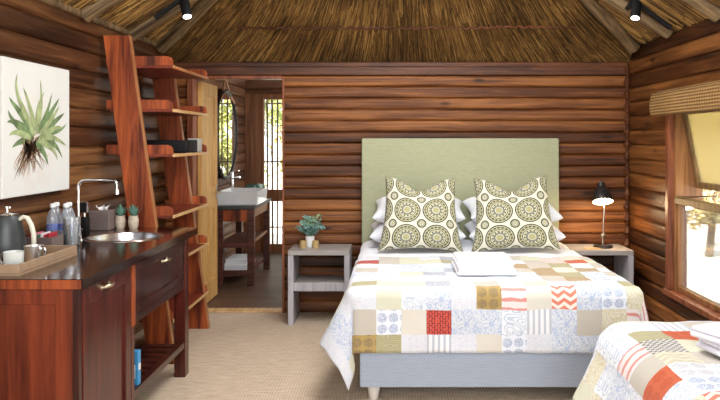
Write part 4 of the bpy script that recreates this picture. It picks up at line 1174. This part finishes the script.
# ------------------------------------------------------------------ second bed, lower right
sbd = thing('single_bed', 'single bed against the right wall in the foreground', 'bed', (1.5,2.4,0))
bm = B(); box(bm, 1.08, 1.98, 1.25, 3.34, .09, .34, .012, 2); mk('base', bm, M['bedbase'], sbd, smooth=True)
bm = B(); box(bm, 1.07, 1.99, 1.25, 3.35, .342, .605, .05, 4); mk('mattress', bm, M['mattress'], sbd, smooth=True)
for x in (1.11, 1.91):
    for y in (1.32, 3.26):
        bm = B(); lathe(bm, [(0,0),(.026,0),(.038,.09),(0,.09)], (x,y,0), 16); mk('leg', bm, M['leg_white'], sbd, smooth=True)
# this quilt is turned so that its "foot" drop hangs at the far end: build with mirrored y
def quilt2():
    rr = {}
    top = ['GSEZY','OXTEL','KYEGG','ZEHGC','HGEXW','BPXHL','VGKWE','PECGW','BWXLE']   # rows away from the far end, columns from the left edge
    for r_, s in enumerate(top):
        for c_, ch in enumerate(s): rr[(c_, r_)] = ch
    for r_ in range(-4, 12):
        rr[(-1,r_)] = 'GGPEXGFPXLGB'[r_ % 12]; rr[(-2,r_)] = 'FGLGPLCFLPGW'[r_ % 12]; rr[(-3,r_)] = 'YFPFFYLFYFLF'[r_ % 12]; rr[(-4,r_)] = 'F'
    o = cloth('patchwork_quilt', 1.13, 1.985, 0.0, 2.05, .628, .47, 0.0, .40, .152, 1.07, rr, 'LCEYG', 'colourful patchwork quilt with orange patches over the single bed in the foreground', 'quilt', (1.5,0,.3), flare=(.44,.36,.03), seed=8, corner=-.06, rad=.15)
    me = o.data
    for v in me.vertices: v.co.y = 3.32-v.co.y
    me.flip_normals()
    o.location = (1.5, 0, .3)
    return o
quilt2()
g = 'towels on the single bed'
folded_towel('folded_towel', 1.29, 1.66, 2.56, 2.92, .648, .05, M['towel_lilac'], 'white folded towel on the foreground single bed, underneath', rz=R(12), layers=2, group=g)
folded_towel('folded_towel', 1.28, 1.63, 2.60, 2.95, .6985, .045, M['towel_lilac'], 'white folded towel on the foreground single bed, on top', rz=R(24), layers=2, group=g)

# ------------------------------------------------------------------ bedside tables
def bedside(x0, x1, label):
    y0, y1, H = 5.665, 6.03, .605
    t = thing('bedside_table', label, 'bedside table', ((x0+x1)/2,5.85,0), 'grey bedside tables')
    bm = B(); box(bm, x0, x1, y0, y1, H-.04, H, .003); mk('table_top', bm, M['greywood_x'], t)
    for a in (x0, x1-.045):
        bm = B(); box(bm, a, a+.045, y0, y1, 0, H-.0405, .003); mk('side_panel', bm, M['greywood'], t)
    bm = B(); box(bm, x0+.0455, x1-.0455, y0+.01, y1-.01, .30, .335, .003); mk('shelf', bm, M['greywood_x'], t)
    bm = B(); box(bm, x0+.0455, x1-.0455, y0, y0+.0095, .275, .345, .003); mk('front_rail', bm, M['greywood'], t)
bedside(-.835, -.335, 'grey washed wooden bedside table left of the bed with a plant on it')
bedside(1.465, 1.965, 'grey washed wooden bedside table right of the bed with a lamp on it')
# plant
px_, py_, pz_ = -.675, 5.84, .606
pt = thing('potted_plant', 'bushy grey green plant in a white pot on the left bedside table', 'plant', (px_,py_,pz_))
bm = B(); lathe(bm, [(0,0),(.030,0),(.036,.01),(.040,.095),(.036,.095),(.033,.08),(0,.08)], (px_,py_,pz_), 20); mk('pot', bm, M['white_ceramic'], pt, smooth=True)
rng = random.Random(21); st = B(); l1 = B(); l2 = B()
for i in range(52):
    a = rng.uniform(0,2*PI); e = rng.uniform(.45,1.5); L = rng.uniform(.11,.175)
    d = Vector((math.cos(a)*math.cos(e), math.sin(a)*math.cos(e), math.sin(e)))
    p0 = Vector((px_,py_,pz_+.08)); p2 = p0+d*L+Vector((0,0,.02)); p1 = p0.lerp(p2,.5)+Vector((0,0,.015))
    tube(st, [p0,p1,p2], .0014, 4)
    for q in range(13):
        t = .3+.7*q/12; p = p0.lerp(p2, t)+Vector((0,0,.03*t*(1-t)))
        v = Vector((rng.gauss(0,1),rng.gauss(0,1),rng.gauss(0,.7))).normalized(); w_ = v.orthogonal().normalized(); r_ = rng.uniform(.009,.015)
        c = p+v*r_
        tgt = l1 if (p.z < pz_+.20) or rng.random() < .4 else l2
        tgt.faces.new([tgt.verts.new(c+v*r_*math.cos(k_*PI/3)*1.1+w_*r_*.8*math.sin(k_*PI/3)) for k_ in range(6)])
mk('stems', st, M['euca2'], pt); mk('leaves', l1, M['euca'], pt); mk('leaves', l2, M['euca2'], pt, label='paler green upper leaves')
for dx, lb in ((-.052,'small gold glass candle jar left of the white plant pot'), (.052,'small gold glass candle jar right of the white plant pot')):
    bm = B(); lathe(bm, [(0,0),(.026,0),(.029,.006),(.029,.062),(.026,.062),(.025,.03),(0,.03)], (px_+dx,py_-.055,pz_), 18)
    props(mk('candle_jar', bm, M['gold'], smooth=True, origin=(px_+dx,py_-.055,pz_)), lb, 'candle jar', 'candle jars by the plant')
# reading lamp
lx, ly, lz = 1.765, 5.83, .606
lp = thing('table_lamp', 'black metal reading lamp lit on the right bedside table', 'lamp', (lx,ly,lz))
bm = B(); lathe(bm, [(0,0),(.078,0),(.080,.006),(.076,.018),(.03,.024),(0,.025)], (lx,ly,lz), 32); mk('base', bm, M['black_metal'], lp, smooth=True)
jz = lz+.10
bm = B(); tube(bm, [(lx,ly,lz+.02),(lx,ly,jz)], .007, 10); tube(bm, [(lx,ly,jz),(lx+.012,ly,lz+.36)], .006, 10); mk('stem', bm, M['chrome'], lp, smooth=True)
bm = B(); lathe(bm, [(0,-.024),(.018,-.02),(.024,0),(.018,.02),(0,.024)], (lx,ly,jz), 14, Matrix.Rotation(R(90),4,'X')); mk('joint', bm, M['brass'], lp, smooth=True, label='small brass joint')
bm = B(); lathe(bm, [(0,-.014),(.010,-.012),(.013,0),(.010,.012),(0,.014)], (lx+.012,ly,lz+.36), 14, Matrix.Rotation(R(90),4,'X')); mk('joint', bm, M['brass'], lp, smooth=True, label='small brass joints')
sx, sy, szz = lx-.010, ly-.03, lz+.385
Ts = Matrix.Rotation(R(2),4,'Y') @ Matrix.Rotation(R(-25),4,'X')
bm = B(); lathe(bm, [(.086,-.005),(.088,.0),(.080,.035),(.060,.095),(.046,.118),(.030,.128),(.030,.158),(.022,.166),(0,.168)], (sx,sy,szz), 32, Ts, close=False)
lathe(bm, [(.084,-.004),(.077,.035),(.057,.093),(.036,.115),(0,.118)], (sx,sy,szz), 32, Ts, close=False)
sh = mk('lamp_shade', bm, M['black_metal'], lp, smooth=True)
bm = B(); lathe(bm, [(.0825,-.001),(.0755,.034),(.0555,.090),(.034,.110),(0,.112)], (sx,sy,szz), 32, Ts, close=False); mk('shade_lining', bm, M['shade_in'], sh, smooth=True, label='pale inside of the shade')
q = Ts @ Vector((0,0,.166)); q2 = Ts @ Vector((0,0,.19)); q3 = Ts @ Vector((.028,0,.14)); o_ = Vector((sx,sy,szz))
bm = B(); tube(bm, [o_+q,o_+q2], .006, 8); tube(bm, [Vector((lx+.012,ly,lz+.36)),o_+Ts@Vector((.075,.05,.10)),o_+q3], .005, 8); mk('shade_bracket', bm, M['black_metal'], lp, smooth=True)
bm = B(); lathe(bm, [(0,-.006),(.022,.0),(.032,.022),(.028,.045),(.014,.065),(.014,.10),(0,.10)], (sx,sy,szz+.006), 20, Ts); mk('bulb', bm, M['bulb'], lp, smooth=True)
light('lamp_light', 'POINT', (sx,sy,szz-.03), (0,0,0), 3.6, (1,.72,.42), shadow_soft_size=.04)
bm = B(); t = Matrix.Translation((1.655,5.76,.6055)) @ Matrix.Rotation(R(15),4,'Z')
box(bm, -.065, .065, -.03, .03, 0, .006, .001, M=t)
props(mk('card', bm, M['sapwood'], origin=(1.655,5.76,.6055)), 'small tan card lying by the lamp base on the right bedside table', 'card')

# ------------------------------------------------------------------ track lights
def track(side, x0, z0, x1, z1, y, hx, hz, tip, label):
    t = thing('track_light', label, 'light', (x0,y,z0))
    bm = B(); d = Vector((x1-x0,0,z1-z0)); L = d.length; ang = math.atan2(d.z, d.x)
    T = Matrix.Translation((x0,y,z0)) @ Matrix.Rotation(-ang,4,'Y')
    box(bm, 0, L, -.016, .016, -.014, .014, .003, M=T)
    box(bm, L*.5, L*.5+.03, -.008, .09, -.0, .05, .002, M=T)
    mk('track', bm, M['black'], t)
    a = Vector((hx,y-.03,hz+.06)); e = Vector((hx+tip,y-.07,hz-.065))
    bm = B(); tube(bm, [a, a.lerp(e,.12), e], [.027,.034,.035], 20); h_ = mk('spot_head', bm, M['black'], t, smooth=True)
    dd = (e-a).normalized(); bm = B(); tube(bm, [e+dd*.0005, e+dd*.003], .028, 20); mk('lens', bm, M['spotbulb'], h_, smooth=True)
    f = (hx-x0)/(x1-x0); q = Vector((hx, y, z0+(z1-z0)*f))
    bm = B(); tube(bm, [q, Vector((hx,y-.01,hz+.07)), a+dd*.02], .007, 8); mk('bracket', bm, M['black'], t, smooth=True)
    l = light('spot', 'SPOT', e+dd*.01, (0,0,0), 9, (1,.85,.66), spot_size=R(70), spot_blend=.6, shadow_soft_size=.02)
    l.rotation_euler = dd.to_track_quat('-Z','Y').to_euler()
track(-1, -1.686, 2.372, -1.22, 2.70, 5.0, -1.470, 2.435, .035, 'black track spotlight under the left roof slope')
track(1, 2.000, 2.300, 1.50, 2.66, 5.0, 1.745, 2.425, -.025, 'black track spotlight under the right roof slope')
